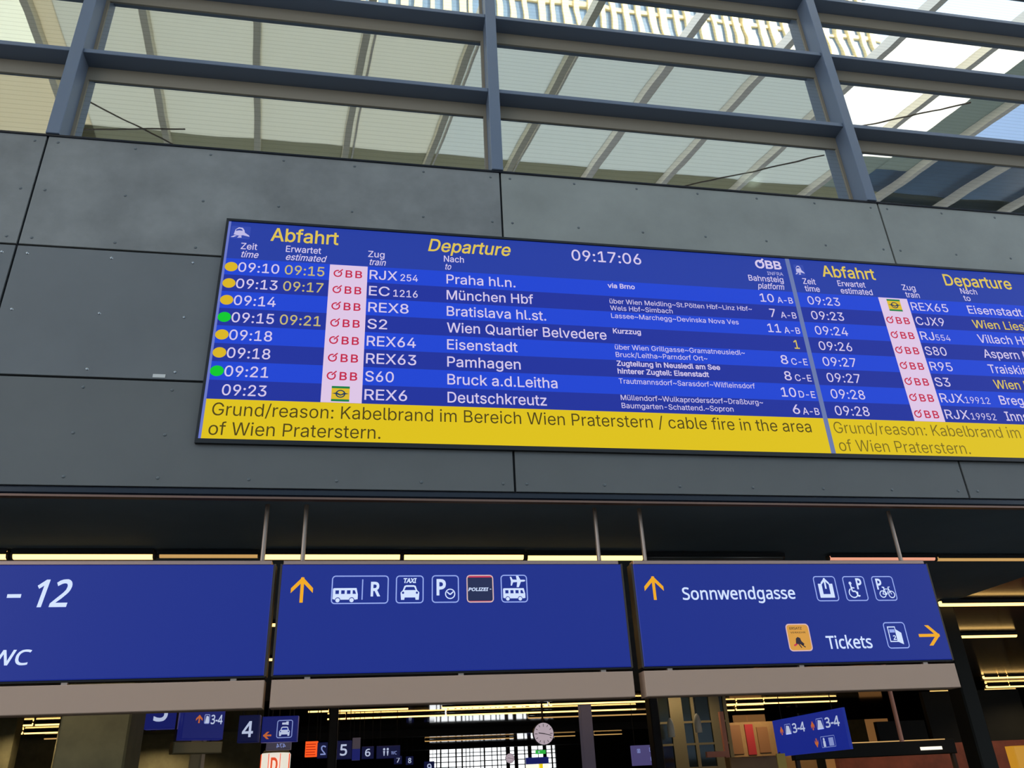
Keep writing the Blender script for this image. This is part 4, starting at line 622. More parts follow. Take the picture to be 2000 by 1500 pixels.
rowsL = [('09:10', '09:15', 'y', 'RJX', '254', 'Praha hl.n.', 1.833, 'via Brno', '', '10', 'A-B'), ('09:13', '09:17', 'y', 'EC', '1216', 'München Hbf', 2.066, 'über Wien Meidling~St.Pölten Hbf~Linz Hbf~', 'Wels Hbf~Simbach', '7', 'A-B'),
 ('09:14', '', 'y', 'REX8', '', 'Bratislava hl.st.', 2.226, 'Lassee~Marchegg~Devinska Nova Ves', '', '11', 'A-B'), ('09:15', '09:21', 'g', 'S2', '', 'Wien Quartier Belvedere', 3.036, 'Kurzzug', '', '1', ''),
 ('09:18', '', 'y', 'REX64', '', 'Eisenstadt', 1.814, 'über Wien Grillgasse~Gramatneusiedl~', 'Bruck/Leitha~Parndorf Ort~', '8', 'C-E'), ('09:18', '', 'y', 'REX63', '', 'Pamhagen', 1.842, 'Zugteilung in Neusiedl am See', 'hinterer Zugteil: Eisenstadt', '8', 'C-E'),
 ('09:21', '', 'g', 'S60', '', 'Bruck a.d.Leitha', 2.309, 'Trautmannsdorf~Sarasdorf~Wilfleinsdorf', '', '10', 'D-E'), ('09:23', '', '', 'REX6', '', 'Deutschkreutz', 2.153, 'Müllendorf~Wulkaprodersdorf~Draßburg~', 'Baumgarten-Schattend.~Sopron', '6', 'A-B')]
trX = {'RJX': .247, 'EC': .152, 'REX8': .401, 'S2': .132, 'REX64': .499, 'REX63': .507, 'S60': .233, 'REX6': .40}
viaX = [(3.526, 0), (5.223, 4.029), (4.98, 0), (3.526, 0), (4.981, 4.42), (4.581, 4.402), (5.032, 0), (5.101, 4.661)]
viaZ = [(7.784, 0), (7.528, 7.418), (7.294, 0), (7.053, 0), (6.805, 6.69), (6.558, 6.443), (6.295, 0), (6.055, 5.941)]
plX = [(5.387, 5.599), (5.487, 5.573), (5.404, 5.597), (5.747, 5.824), (5.495, 5.602), (5.495, 5.60), (5.397, 5.612), (5.508, 5.611)]
def stripe(i, x0, x1):
    g = G2(0); g.rect(x0, RT-(i+1)*RP, x1, RT-i*RP, 'scr_light' if i % 2 == 0 else 'scr_dark'); return g.build('departure_row', bd, L0)
for i, (tm, es, dot, tr, no, de, dx, v1, v2, pl, sec) in enumerate(rowsL):
    z = RT-(i+1)*RP+.052; wh = 'scr_text'; r = stripe(i, BX0, 5.925)
    if dot: bit(r, 'status_dot', lambda g: g.disc(-1.862, z+.068, .079, 'scr_dot' if dot == 'y' else 'scr_green', .072))
    bit(r, 'departure_time', lambda g: g.text(tm, -1.776, -1.267, z, .142, wh))
    if es: bit(r, 'expected_time', lambda g: g.text(es, -1.197, -.697, z, .142, 'scr_est'))
    def lg(g):
        g.rect(-.632, RT-(i+1)*RP, -.145, RT-i*RP-(.006 if i == 0 else 0), 'scr_pink'); g.up()
        if i < 7: obb(g, -.58, -.212, z+.004, .108)
        else: region_logo(g, -.51, z-.036, .215, .205)
    bit(r, 'operator_logo', lg)
    def tn(g):
        g.text(tr, -.116, trX[tr], z, .142, wh)
        if no: g.text(no, .287 if len(no) == 3 else .199, .516, z, .105, wh)
    bit(r, 'train_number', tn)
    bit(r, 'destination', lambda g: g.text(de, .897, dx, z, .145, wh))
    bo = .035 if i in (0, 3, 5) else .006
    def vi(g):
        g.text(v1, 3.135, viaX[i][0], viaZ[i][0], .074, wh, bold=bo)
        if v2: g.text(v2, 3.135, viaX[i][1], viaZ[i][1], .074, wh, bold=bo)
    bit(r, 'route_note', vi)
    def pf(g):
        g.text(pl, plX[i][0], plX[i][1], z, .136, 'scr_gold' if i == 3 else wh)
        if sec: g.text(sec, 5.648, 5.888, z-.006, .100, wh)
    bit(r, 'platform_number', pf)
rowsR = [('09:23', 'REX65', 8.379, '', 0, 'Eisenstadt', 9.651, 0), ('09:23', 'CJX9', 8.237, '', 0, 'Wien Liesing', 9.86, 1), ('09:24', 'RJ', 7.991, '554', 8.262, 'Villach Hbf', 9.66, 0), ('09:26', 'S80', 8.112, '', 0, 'Aspern Nord', 9.78, 0),
 ('09:27', 'R95', 8.125, '', 0, 'Traiskirchen', 9.72, 0), ('09:27', 'S3', 8.007, '', 0, 'Wien Meidling', 9.92, 1), ('09:28', 'RJX', 8.143, '19912', 8.561, 'Bregenz', 9.42, 0), ('09:28', 'RJX', 8.139, '19952', 8.569, 'Innsbruck Hbf', 9.90, 0)]
for i, (tm, tr, x1, no, nx, de, dx, gold) in enumerate(rowsR):
    z = RT-(i+1)*RP+.052; r = stripe(i, 5.985, BX1)
    bit(r, 'departure_time', lambda g: g.text(tm, 6.124, 6.63, z, .138, 'scr_text', bold=.006))
    def lg(g):
        g.rect(7.28, RT-(i+1)*RP, 7.75, RT-i*RP-(.006 if i == 0 else 0), 'scr_pink'); g.up()
        if i: obb(g, 7.305, 7.68, z+.002, .108)
        else: region_logo(g, 7.405, z-.036, .215, .205)
    bit(r, 'operator_logo', lg)
    def tn(g):
        g.text(tr, 7.785, x1+.012, z, .138, 'scr_text', bold=.006)
        if no: g.text(no, nx-.235 if len(no) == 3 else nx-.39, nx, z, .1, 'scr_text', bold=0)
    bit(r, 'train_number', tn)
    bit(r, 'destination', lambda g: g.text(de, 8.725, dx, z, .138, 'scr_gold' if gold else 'scr_text', bold=.012))

# ================================================================== HANGING SIGNS
SY, SZ0, SZ1 = 9.30, 2.83, 4.008
def bus(g, x, z, w_, h_, m='signwhite', back='signblue'):
    P = lambda a, b_: (x+a*w_, z+b_*h_)
    g.poly([P(0, .22), P(0, .95), P(.04, 1), P(.94, 1), P(1, .55), P(1, .2), P(.9, .17), P(.1, .17)], m); g.up()
    for a in (.10, .33, .56): g.rect(*P(a, .58), *P(a+.14, .84), back)
    g.poly([P(.79, .58), P(.79, .84), P(.87, .84), P(.93, .58)], back)
    g.disc(*P(.2, .15), h_*.19, back); g.disc(*P(.76, .15), h_*.19, back); g.up(); g.disc(*P(.2, .13), h_*.15, m); g.disc(*P(.76, .13), h_*.15, m); g.y += .003
def car(g, x, z, w_, h_, m='signwhite', back='signblue'):
    P = lambda a, b_: (x+a*w_, z+b_*h_)
    g.poly([P(.03, 0), P(.0, .5), P(.12, .66), P(.2, .95), P(.3, 1), P(.7, 1), P(.8, .95), P(.88, .66), P(1, .5), P(.97, 0), P(.8, 0), P(.78, .16), P(.22, .16), P(.2, 0)], m); g.up()
    g.poly([P(.2, .66), P(.28, .88), P(.72, .88), P(.8, .66)], back); g.disc(*P(.13, .48), .012*w_/.2, back); g.disc(*P(.87, .48), .012*w_/.2, back); g.y += .0015
def arrow(g, cx, cz, L, d, m, w_=.036):   # d: 'u','r','l','d'
    a = {'u': 0, 'r': -90, 'l': 90, 'd': 180}[d]; R = Matrix.Rotation(math.radians(a), 2)
    T = lambda x, z: tuple(R @ Vector((x, z))+Vector((cx, cz)))
    h = L*.42
    g.stroke([T(0, -L/2), T(0, L/2-.02*L)], w_, m); g.up(.0006)
    g.poly([T(0, L/2), T(h, L/2-h*1.05), T(h, L/2-h*1.05-w_*1.5), T(0, L/2-w_*1.6), T(-h, L/2-h*1.05-w_*1.5), T(-h, L/2-h*1.05)], m); g.y += .0006
def hung_sign(label, x0, x1, rods, stubs, graphics, bolts=False):
    xc = (x0+x1)/2
    t = thing('hanging_sign', label, 'sign', (xc, SY, SZ0), 0, 'large blue hanging signs'); L = (-xc, -SY, -SZ0)
    MB().bbox(x0+.012, x1-.012, SY, SY+.02, SZ0, SZ1, 'signblue', .008).build('sign_panel', t, L); MB().box(x0+.014, x1-.014, SY+.021, SY+.16, SZ0, SZ1, 'black').build('casing', t, L)
    for e0, e1 in ((x0-.012, x0+.012), (x1-.012, x1+.012)): MB().box(e0, e1, SY+.012, SY+.17, SZ0-.01, SZ1+.01, 'endcap').build('end_cap', t, L)
    MB().bbox(x0+.02, x1-.035, SY+.005, SY+.15, SZ1, SZ1+.05, 'rail', .006).build('top_rail', t, L)
    MB().box(x0, x1, SY+.02, SY+.16, SZ0-.022, SZ0, 'black').build('bottom_channel', t, L)
    MB().bbox(x0, x1, SY, SY+.2, 2.505, 2.782, 'bar', .008).build('lower_trough', t, L)
    for x in stubs: MB().box(x-.03, x+.03, SY+.03, SY+.09, 2.782, SZ0-.02, 'rod').build('connecting_stub', t, L)
    for x in rods: rod_mb(x, SY+.09, SZ1+.04, CZ, .026).build('hanger_rod', t, L)
    if bolts:
        for z in (3.335, 2.979): MB().dome((x1+.03, SY+.0, z), .028, 'brass').build('bolt', t, L)
    graphics(t, L)
    return t
def gA(t, L):
    g = G2(SY-.002); g.rect(-3.715, 3.66, -3.58, 3.698, 'signwhite'); g.build('dash', t, L); g = G2(SY-.002); g.text('12', -3.47, -3.08, 3.568, .274, 'signwhite', 'N', .028, .14); g.build('platform_number', t, L)
    g = G2(SY-.002); g.text('WC', -3.74, -3.355, 2.985, .145, 'signwhite', 'N', .022, .1); g.build('lettering', t, L)
hung_sign('blue hanging sign with white 12 and WC, ending left of the bus sign', -5.06, -1.03, (-4.8, -1.18), (-4.6, -3.0, -1.35), gA)
def picto(t, L, x0, x1, z0, z1, draw, ring='signline', name='pictogram'):
    g = G2(SY-.002); draw(g, x0, x1, z0, z1); g.rring(x0, z0, x1, z1, .042, .013, ring); g.build(name, t, L)
def gB(t, L):
    g = G2(SY-.002); arrow(g, -.713, 3.726, .285, 'u', 'signyellow'); g.build('arrow', t, L)
    def p1(g, x0, x1, z0, z1):
        bus(g, x0+.018, z0+.022, .275, .155); g.rect(-.057, 3.61, -.044, 3.838, 'signline'); g.text('R', .043, .150, 3.653, .15, 'signwhite', 'N', .05)
    picto(t, L, -.392, .242, 3.564, 3.882, p1)
    def p2(g, x0, x1, z0, z1):
        g.text('TAXI', .402, .557, 3.797, .05, 'signwhite', 'N', .06, .15); car(g, .377, 3.605, .212, .165)
    picto(t, L, .322, .638, 3.565, 3.881, p2)
    def p3(g, x0, x1, z0, z1):
        g.text('P', .785, .892, 3.66, .17, 'signwhite', 'N', .05); g.up(); g.disc(.94, 3.668, .064, 'signblue'); g.up(); g.ring(.94, 3.668, .059, .012, 'signwhite'); g.stroke([(.905, 3.69), (.94, 3.66), (.975, 3.692)], .014, 'signwhite')
    picto(t, L, .729, 1.042, 3.567, 3.882, p3)
    def p4(g, x0, x1, z0, z1):
        g.rrect(x0, z0, x1, z1, .04, 'navy'); g.up(); g.rect(x0+.012, z1-.03, x1-.012, z1-.008, 'red'); g.rect(x0+.02, z0+.012, x1-.02, z0+.02, 'red'); g.text('POLIZEI', 1.15, 1.385, 3.70, .036, 'signwhite', 'N', .05, .25); g.rect(1.40, 3.715, 1.418, 3.722, 'signwhite'); g.up()
    picto(t, L, 1.130, 1.444, 3.566, 3.884, p4, 'pinkline')
    def p5(g, x0, x1, z0, z1):
        bus(g, 1.555, 3.588, .26, .14)
        P = lambda a, b_: (1.64+a*.185, 3.74+b_*.135)
        g.poly([P(0, .9), P(.09, .9), P(.18, .66), P(.44, .64), P(.40, 1.0), P(.54, 1.0), P(.68, .64), P(.94, .64), P(1, .56), P(.92, .48), P(.70, .46), P(.56, 0), P(.42, 0), P(.46, .44), P(.2, .42), P(.12, .14), P(.04, .14), P(.07, .5)], 'signwhite')
    picto(t, L, 1.530, 1.845, 3.564, 3.885, p5)
hung_sign('blue hanging sign with bus, taxi, parking, police and airport pictograms', -.957, 3.016, (-.737, 2.768), (-.593, 1.055, 2.68), gB)
def gC(t, L):
    g = G2(SY-.002); arrow(g, 3.388, 3.722, .285, 'u', 'signyellow'); g.build('arrow', t, L)
    g = G2(SY-.002); g.text('Sonnwendgasse', 3.735, 5.195, 3.58, .142, 'signwhite', 'N', .022); g.build('lettering', t, L)
    def p1(g, x0, x1, z0, z1):
        g.polys([[(5.527, 3.588), (5.722, 3.588), (5.722, 3.76), (5.672, 3.76), (5.672, 3.632), (5.577, 3.632), (5.577, 3.76), (5.527, 3.76)]], 'signwhite'); arrow(g, 5.624, 3.765, .135, 'u', 'signwhite', .022)
    picto(t, L, 5.474, 5.775, 3.544, 3.856, p1)
    def p2(g, x0, x1, z0, z1):
        g.text('P', 6.05, 6.125, 3.695, .125, 'signwhite', 'N', .05); g.disc(5.967, 3.765, .019, 'signwhite'); g.arc(5.985, 3.645, .064, .014, 120, 375, 'signwhite'); g.stroke([(5.966, 3.75), (5.975, 3.665), (6.02, 3.663), (6.045, 3.602), (6.07, 3.612)], .018, 'signwhite'); g.stroke([(5.97, 3.71), (6.012, 3.705)], .014, 'signwhite')
    picto(t, L, 5.872, 6.174, 3.544, 3.854, p2)
    def p3(g, x0, x1, z0, z1):
        g.text('P', 6.325, 6.40, 3.69, .125, 'signwhite', 'N', .05); g.ring(6.385, 3.627, .046, .012, 'signwhite'); g.ring(6.505, 3.622, .046, .012, 'signwhite')
        g.stroke([(6.385, 3.627), (6.415, 3.69), (6.48, 3.69), (6.438, 3.622), (6.385, 3.627)], .01, 'signwhite'); g.stroke([(6.505, 3.622), (6.472, 3.712), (6.50, 3.716)], .01, 'signwhite'); g.stroke([(6.438, 3.622), (6.408, 3.71)], .01, 'signwhite'); g.stroke([(6.39, 3.714), (6.425, 3.708)], .014, 'signwhite')
    picto(t, L, 6.272, 6.572, 3.543, 3.853, p3)
    g = G2(SY-.002); g.rrect(4.983, 2.96, 5.285, 3.28, .045, 'pinkline'); g.up(); g.rrect(4.996, 2.973, 5.272, 3.267, .036, 'ersatz'); g.up()
    g.text('ERSATZ', 5.03, 5.19, 3.212, .028, 'ersatz_txt', 'N', .03); g.text('VERKEHR', 5.03, 5.23, 3.168, .018, 'ersatz_txt', 'N', .02)
    P = lambda a, b_: (5.05+a*.15, 3.0+b_*.125)
    g.poly([P(.18, .35), P(.25, .85), P(.42, 1), P(.62, .9), P(.68, .62), P(.9, .35), P(.8, .2), P(.5, .34)], 'ersatz_fig'); g.stroke([P(.42, .34), P(.62, 0)], .012, 'ersatz_fig'); g.stroke([P(.66, .3), P(.95, .04)], .012, 'ersatz_fig'); g.stroke([P(.0, .2), P(.28, .36)], .02, 'red'); g.build('pictogram', t, L)
    g = G2(SY-.002); g.text('Tickets', 5.478, 6.075, 2.983, .145, 'signwhite', 'N', .022); g.build('lettering', t, L)
    def p4(g, x0, x1, z0, z1):
        P = lambda a, b_: (6.325+a*.185, 3.02+b_*.215)
        g.poly([P(.55, .84), P(.95, .62), P(.95, -.02), P(.55, .14)], 'signwhite'); g.up(); g.rect(*P(0, .12), *P(.58, .98), 'signwhite'); g.up(); g.rect(*P(.06, .18), *P(.52, .92), 'signblue'); g.up(); g.rect(*P(.10, .64), *P(.48, .82), 'signline'); g.text('2', *P(.26, .2)[:1], P(.48, .2)[0], P(0, .24)[1], .05, 'signwhite', 'N', .05)
    picto(t, L, 6.274, 6.57, 2.968, 3.282, p4)
    g = G2(SY-.002); arrow(g, 6.876, 3.117, .29, 'r', 'signyellow'); g.build('arrow', t, L)
hung_sign('blue hanging sign reading Sonnwendgasse and Tickets', 3.148, 7.12, (3.352, 6.825), (3.472, 5.114, 6.746), gC)

# ================================================================== SMALL SIGNS IN THE PASSAGE
def small_sign(name, label, x0, x1, z0, z1, y, draw, m='farblue', hang=True, th=.25, rz=0, group=None, cat='sign'):
    """x0..z1 in the passage's own axes; built about the sign's lower centre"""
    xc = (x0+x1)/2; w_ = x1-x0; h_ = z1-z0
    t = thing(name, label, cat, (xc, y, z0), rz, group)
    MB().bbox(-w_/2, w_/2, 0, th, 0, h_, m, .02).build('sign_panel', t)
    if hang:
        for s in (-.36, .36): rod_mb(s*w_, th/2, h_, CZ-z0, .012, 'black').build('hanger_rod', t)
    if draw:
        g = G2(-.003); draw(g, -w_/2, 0, w_, h_); g.build('lettering', t)
    return t
def num(ch, b_=.03, m='signwhite', mirror=False):
    return lambda g, x, z, w_, h_: g.text(ch, x+w_*.28, x+w_*.72, z+h_*.2, h_*.58, m, 'N', b_, mirror=mirror)
GN = 'platform number signs'
small_sign('platform_sign', 'blue platform sign showing the lower half of a white 3, left of sign 4', -3.69, -3.17, 2.86, 3.50, 15.82, num('3'), group=GN)
small_sign('platform_sign', 'dark blue platform sign with white 4, left of the small taxi sign', -2.28, -1.90, 2.67, 3.14, 17, lambda g, x, z, w_, h_: g.text('4', x+w_*.2, x+w_*.72, z+h_*.2, h_*.55, 'signwhite', 'N', .03), 'fardark', group=GN)
def dtaxi(g, x, z, w_, h_):
    arrow(g, x+w_*.17, z+h_*.26, .15, 'l', 'orangearrow', .03); g.rring(x+w_*.42, z+h_*.14, x+w_*.86, z+h_*.84, .04, .016, 'signline'); car(g, x+w_*.49, z+h_*.22, w_*.30, h_*.36)
    g.poly([(x+w_*.56, z+h_*.66), (x+w_*.56, z+h_*.74), (x+w_*.66, z+h_*.74), (x+w_*.68, z+h_*.78), (x+w_*.74, z+h_*.78), (x+w_*.74, z+h_*.64), (x+w_*.66, z+h_*.66)], 'signwhite')
small_sign('taxi_sign', 'small blue sign with white taxi pictogram and orange arrow beside sign 4', -1.86, -1.20, 2.66, 3.11, 17.05, dtaxi)
def d34(g, x, z, w_, h_):
    arrow(g, x+w_*.38, z+h_*.55, .13, 'u', 'orangearrow', .024); g.rring(x+w_*.50, z+h_*.42, x+w_*.63, z+h_*.68, .02, .012, 'signline'); g.poly([(x+w_*.52, z+h_*.44), (x+w_*.545, z+h_*.64), (x+w_*.60, z+h_*.62), (x+w_*.62, z+h_*.44)], 'signwhite')
    g.text('3-4', x+w_*.66, x+w_*.94, z+h_*.42, h_*.24, 'signwhite', 'N', .03)
small_sign('direction_sign', 'blue angled sign with 3-4 above an olive beam, left of sign 4', -2.99, -2.29, 2.64, 3.22, 15.45, d34, rz=math.radians(26))
b_ = thing('ceiling_beam', 'short olive beam below the left 3-4 sign', 'beam', (-2.66, 15.3, 2.42), math.radians(26)); MB().bbox(-.40, .40, 0, .2, 0, .18, 'olivebar', .015).build('beam_body', b_)
for s in (-.3, .3): rod_mb(s, .36, .10, CZ-2.42, .018, 'gate').build('hanger_rod', b_)
MB().box(-.36, .36, .19, .38, .05, .1, 'gate').build('bracket', b_)
# big sign on the right, side-on to the passage
def d34b(g, x, z, w_, h_):
    for a in (.10, .56):
        arrow(g, x+w_*(a+.03), z+h_*.68, .2, 'u', 'orangearrow', .05); g.rring(x+w_*(a+.085), z+h_*.56, x+w_*(a+.175), z+h_*.84, .02, .014, 'signline'); g.poly([(x+w_*(a+.09), z+h_*.56), (x+w_*(a+.11), z+h_*.8), (x+w_*(a+.15), z+h_*.78), (x+w_*(a+.17), z+h_*.56)], 'signwhite')
        g.text('3-4', x+w_*(a+.20), x+w_*(a+.38), z+h_*.58, h_*.24, 'signwhite', 'N', .03)
    arrow(g, x+w_*.60, z+h_*.24, .2, 'd', 'orangearrow', .05); g.rring(x+w_*.66, z+h_*.1, x+w_*.84, z+h_*.38, .02, .012, 'signline'); g.disc(x+w_*.70, z+h_*.3, .04, 'signwhite'); g.rect(x+w_*.685, z+h_*.12, x+w_*.715, z+h_*.26, 'signwhite'); g.rect(x+w_*.76, z+h_*.13, x+w_*.82, z+h_*.33, 'signline')
small_sign('direction_sign', 'large blue sign with two 3-4 lift entries under the right grey trough', 9.10, 12.70, 2.16, 3.04, 20.25, d34b, 'signblue', rz=math.radians(-90), th=.07)
def ddots(g, x, z, w_, h_):
    for a, b2 in ((.18, .62), (.66, .66), (.68, .2)): g.rring(x+w_*a, z+h_*b2, x+w_*(a+.12), z+h_*(b2+.2), .01, .018, 'signline'); g.rect(x+w_*(a+.04), z+h_*(b2+.03), x+w_*(a+.08), z+h_*(b2+.16), 'signline')
small_sign('direction_sign', 'hazy violet sign with three tiny pale pictograms right of the clock', 10.66, 11.72, 2.37, 3.10, 34, ddots, 'purple')
small_sign('platform_sign', 'dark blue platform sign with white 5', -.83, -.31, 2.87, 3.43, 30, num('5'), 'fardark', group=GN)
small_sign('platform_sign', 'dark blue platform sign with white 6 beside the restroom sign', .03, .51, 3.10, 3.55, 36, num('6'), 'fardark', group=GN)
small_sign('platform_sign', 'dark sign with a mirrored grey 2 beside the orange screen', -1.24, -.90, 2.75, 3.16, 26, num('2', .02, 'signline', True), 'fardark', group=GN)
def dwc(g, x, z, w_, h_):
    for a in (.32, .47): g.disc(x+w_*a, z+h_*.72, .045, 'signwhite'); g.poly([(x+w_*(a-.04), z+h_*.58), (x+w_*(a+.04), z+h_*.58), (x+w_*(a+.015), z+h_*.2), (x+w_*(a-.015), z+h_*.2)], 'signwhite')
    g.text('WC', x+w_*.62, x+w_*.86, z+h_*.28, h_*.26, 'signline', 'N', .02)
small_sign('restroom_sign', 'dark blue sign with man and woman figures and WC', .62, 1.56, 3.09, 3.55, 36.05, dwc, 'fardark')
small_sign('platform_sign', 'tiny navy platform sign with white 7, below the restroom sign', 1.62, 2.0, 3.14, 3.50, 44, num('7'), 'fardark', group=GN)
small_sign('platform_sign', 'tiny dark platform sign with white 8', 2.60, 3.02, 3.36, 3.80, 52, num('8'), 'fardark', group=GN)
small_sign('platform_sign', 'tiny dark platform sign with white 9 at the picture bottom', 4.26, 4.95, 3.10, 3.80, 60.6, num('9'), 'fardark', group=GN)
small_sign('info_board', 'grey violet panel hanging between signs 5 and 6', -.33, -.03, 2.98, 3.76, 34, lambda g, x, z, w_, h_: g.rect(x, z, x+w_, z+h_*.5, 'farblue'), 'violet_grey', cat='panel')
small_sign('lamp_sign', 'grey violet sign just under the taxi sign, with mirrored numbers', -1.85, -1.38, 2.575, 2.72, 18, lambda g, x, z, w_, h_: g.text('474', x+w_*.42, x+w_*.8, z+h_*.25, h_*.5, 'signline', 'N', .02, mirror=True), 'violet_grey')
def dor(g, x, z, w_, h_):
    for k in range(5): g.rect(x+w_*.06, z+h_*(.10+.17*k), x+w_*(.86-.05*(k % 2)), z+h_*(.155+.17*k), 'orangedark')
small_sign('info_screen', 'bright orange glowing information screen', -1.64, -1.28, 2.84, 3.26, 27, dor, 'orangescreen', cat='screen')
t = small_sign('shop_sign', 'far navy sign with white and yellow lit panels, at the picture bottom below the clock', 11.91, 13.61, 3.46, 3.9, 64, None, 'farblue')
for a, b2, m in ((-.85, .1, 'lampwhite'), (.15, .4, 'yellowlit'), (.45, .84, 'lampwhite')): MB().box(a, b2, .02, .2, -.5, -.01, m).build('lit_panel', t)
small_sign('exit_sign', 'tiny green lit exit sign just under the large clock', 12.2, 12.9, 4.02, 4.26, 61.5, lambda g, x, z, w_, h_: arrow(g, x+w_*.3, z+h_*.5, .16, 'l', 'signwhite', .04), 'greenlit')
# kiosk lamp with a D
k = thing('kiosk_sign', 'round white lit sign with red D at the picture bottom', 'sign', (-1.855, 20.3, 2.0))
MB().lathe((0, 0, 0), [(0.0, 0), (.30, 0), (.32, .05), (.32, .60), (.30, .63), (0, .63)], 'kiosk_white', 32).build('drum', k, smooth=True)
rg = MB()
for a in (-158, -112, -68, -22):
    c_, s_ = math.cos(math.radians(a)), math.sin(math.radians(a)); rg.beam((.322*c_, .322*s_, .03), (.322*c_, .322*s_, .61), .03 if abs(a+90) > 50 else .012, .02, 'kiosk_red', (c_, s_, 0))
rg.build('rib', k); g = G2(-.335); g.text('D', -.07, .08, .25, .27, 'kiosk_red', 'N', .05); g.build('lettering', k)
MB().lathe((0, 0, .63), [(.30, 0), (.26, .06), (0, .06)], 'olivebar', 24).build('cap', k); MB().tube((0, 0, -2.0), (0, 0, 0), .05, 'gate').build('post', k)
k = thing('lamp_row', 'row of four small white lit boxes above the round D sign', 'lamp', (-2.19, 24, 2.82))
for j, (a, w_) in enumerate(((-.24, .10), (-.12, .16), (.06, .08), (.16, .12))): MB().bbox(a, a+w_, 0, .08, .01, .12, 'lampwhite', .01).build('lamp_box', k)
MB().box(-.3, .32, .08, .12, .0, .14, 'gate').build('backing', k); rod_mb(0, .1, .14, CZ-2.82, .015, 'gate').build('hanger_rod', k)
# clocks
def clock(label, x, y, z, r):
    t = thing('station_clock', label, 'clock', (x, y, z), 0, 'station clocks')
    b2 = MB(); b2.tube((0, 0, 0), (0, .14, 0), r, 'clockrim', 40); b2.build('case', t)
    g = G2(-.004); g.disc(0, 0, r*.95, 'clockface'); g.up(.002)
    for h in range(12):
        a = math.radians(30*h); L_ = .2 if h % 3 else .26; g.stroke([(r*.86*math.sin(a), r*.86*math.cos(a)), (r*(.86-L_)*math.sin(a), r*(.86-L_)*math.cos(a))], r*.05, 'clockhand')
    g.build('dial', t)
    g = G2(-.010)
    for ang, L_, w_ in ((279, .5, .075), (103, .75, .06)):
        a = math.radians(ang); g.stroke([(-.12*r*math.sin(a), -.12*r*math.cos(a)), (L_*r*math.sin(a), L_*r*math.cos(a))], w_*r, 'clockhand')
    g.build('hands', t); rod_mb(0, .07, r*.95, CZ-z, .03, 'gate').build('hanger_rod', t)
clock('large round station clock hanging in the passage', 5.84, 28, 3.295, .345)
clock('tiny round violet clock, farther away and left of the large clock', 10.2, 60.8, 3.79, .32)
# shop things on the right
def plain(name, label, cat, build, loc=(0, 0, 0), group=None):
    o = build.build(name, None, loc); return tag(o, label, cat, group)
fr = MB(); fr.box(.56, .68, 0, .12, -2.27, 1.2, 'copper'); fr.box(0, .56, 0, .12, 0, .15, 'copper')
plain('shop_portal', 'copper coloured upright with a foot, left of the red banner', 'portal', fr, (9.72, 24, 2.27))
plain('banner', 'dark red hanging banner on the tan shop wall', 'banner', MB().bbox(-.15, .15, 0, .03, 0, .95, 'banner', .006), (12.95, 27.97, 2.40))
plain('poster', 'brown poster left of the red banner', 'poster', MB().bbox(-.22, .22, 0, .03, 0, .9, 'poster', .006), (12.42, 27.97, 2.44))
plain('poster', 'second brown poster, right of the red banner', 'poster', MB().bbox(-.2, .2, 0, .03, 0, .8, 'poster', .006), (13.42, 27.97, 2.45))
plain('copper_pole', 'slanting looking copper pole right of the large 3-4 sign', 'pole', MB().tube((0, 0, 0), (0, 0, CZ-2.07), .035, 'copper', 12), (8.61, 13, 2.07))
plain('counter_front', 'tan counter front below the banner', 'counter', MB().bbox(-.7, .7, 0, .3, 0, 2.2, 'wall_tan', .02), (10.3, 22.2, 0))
for x, y, z, lb in ((8.84, 24.3, 2.85, 'pale bell pendant lamp left of the copper frame'), (9.72, 24.4, 2.95, 'second pale bell pendant lamp, nearer the copper frame')):
    t = thing('pendant_lamp', lb, 'lamp', (x, y, z), 0, 'pale pendant lamps'); MB().lathe((0, 0, 0), [(.10, 0), (.105, .12), (.10, .3), (.07, .45), (.02, .52)], 'pendant', 20).build('lamp_shade', t, smooth=True); rod_mb(0, 0, .5, CZ-z, .008, 'gate').build('cord', t)
plain('display_cabinet', 'gold lit display at the far right picture edge', 'cabinet', MB().bbox(-.35, .4, 0, .3, 0, 2.12, 'gold', .02), (16.65, 20, 0))
plain('flag', 'pale yellow vertical flag below the large 3-4 sign', 'flag', MB().bbox(-.1, .1, 0, .03, 0, .5, 'yellow', .005), (8.97, 18, 1.62))
plain('flag_post', 'thin post carrying the yellow flag', 'post', MB().tube((0, 0, 0), (0, 0, 2.15), .02, 'gate', 8), (8.97, 18.05, 0))

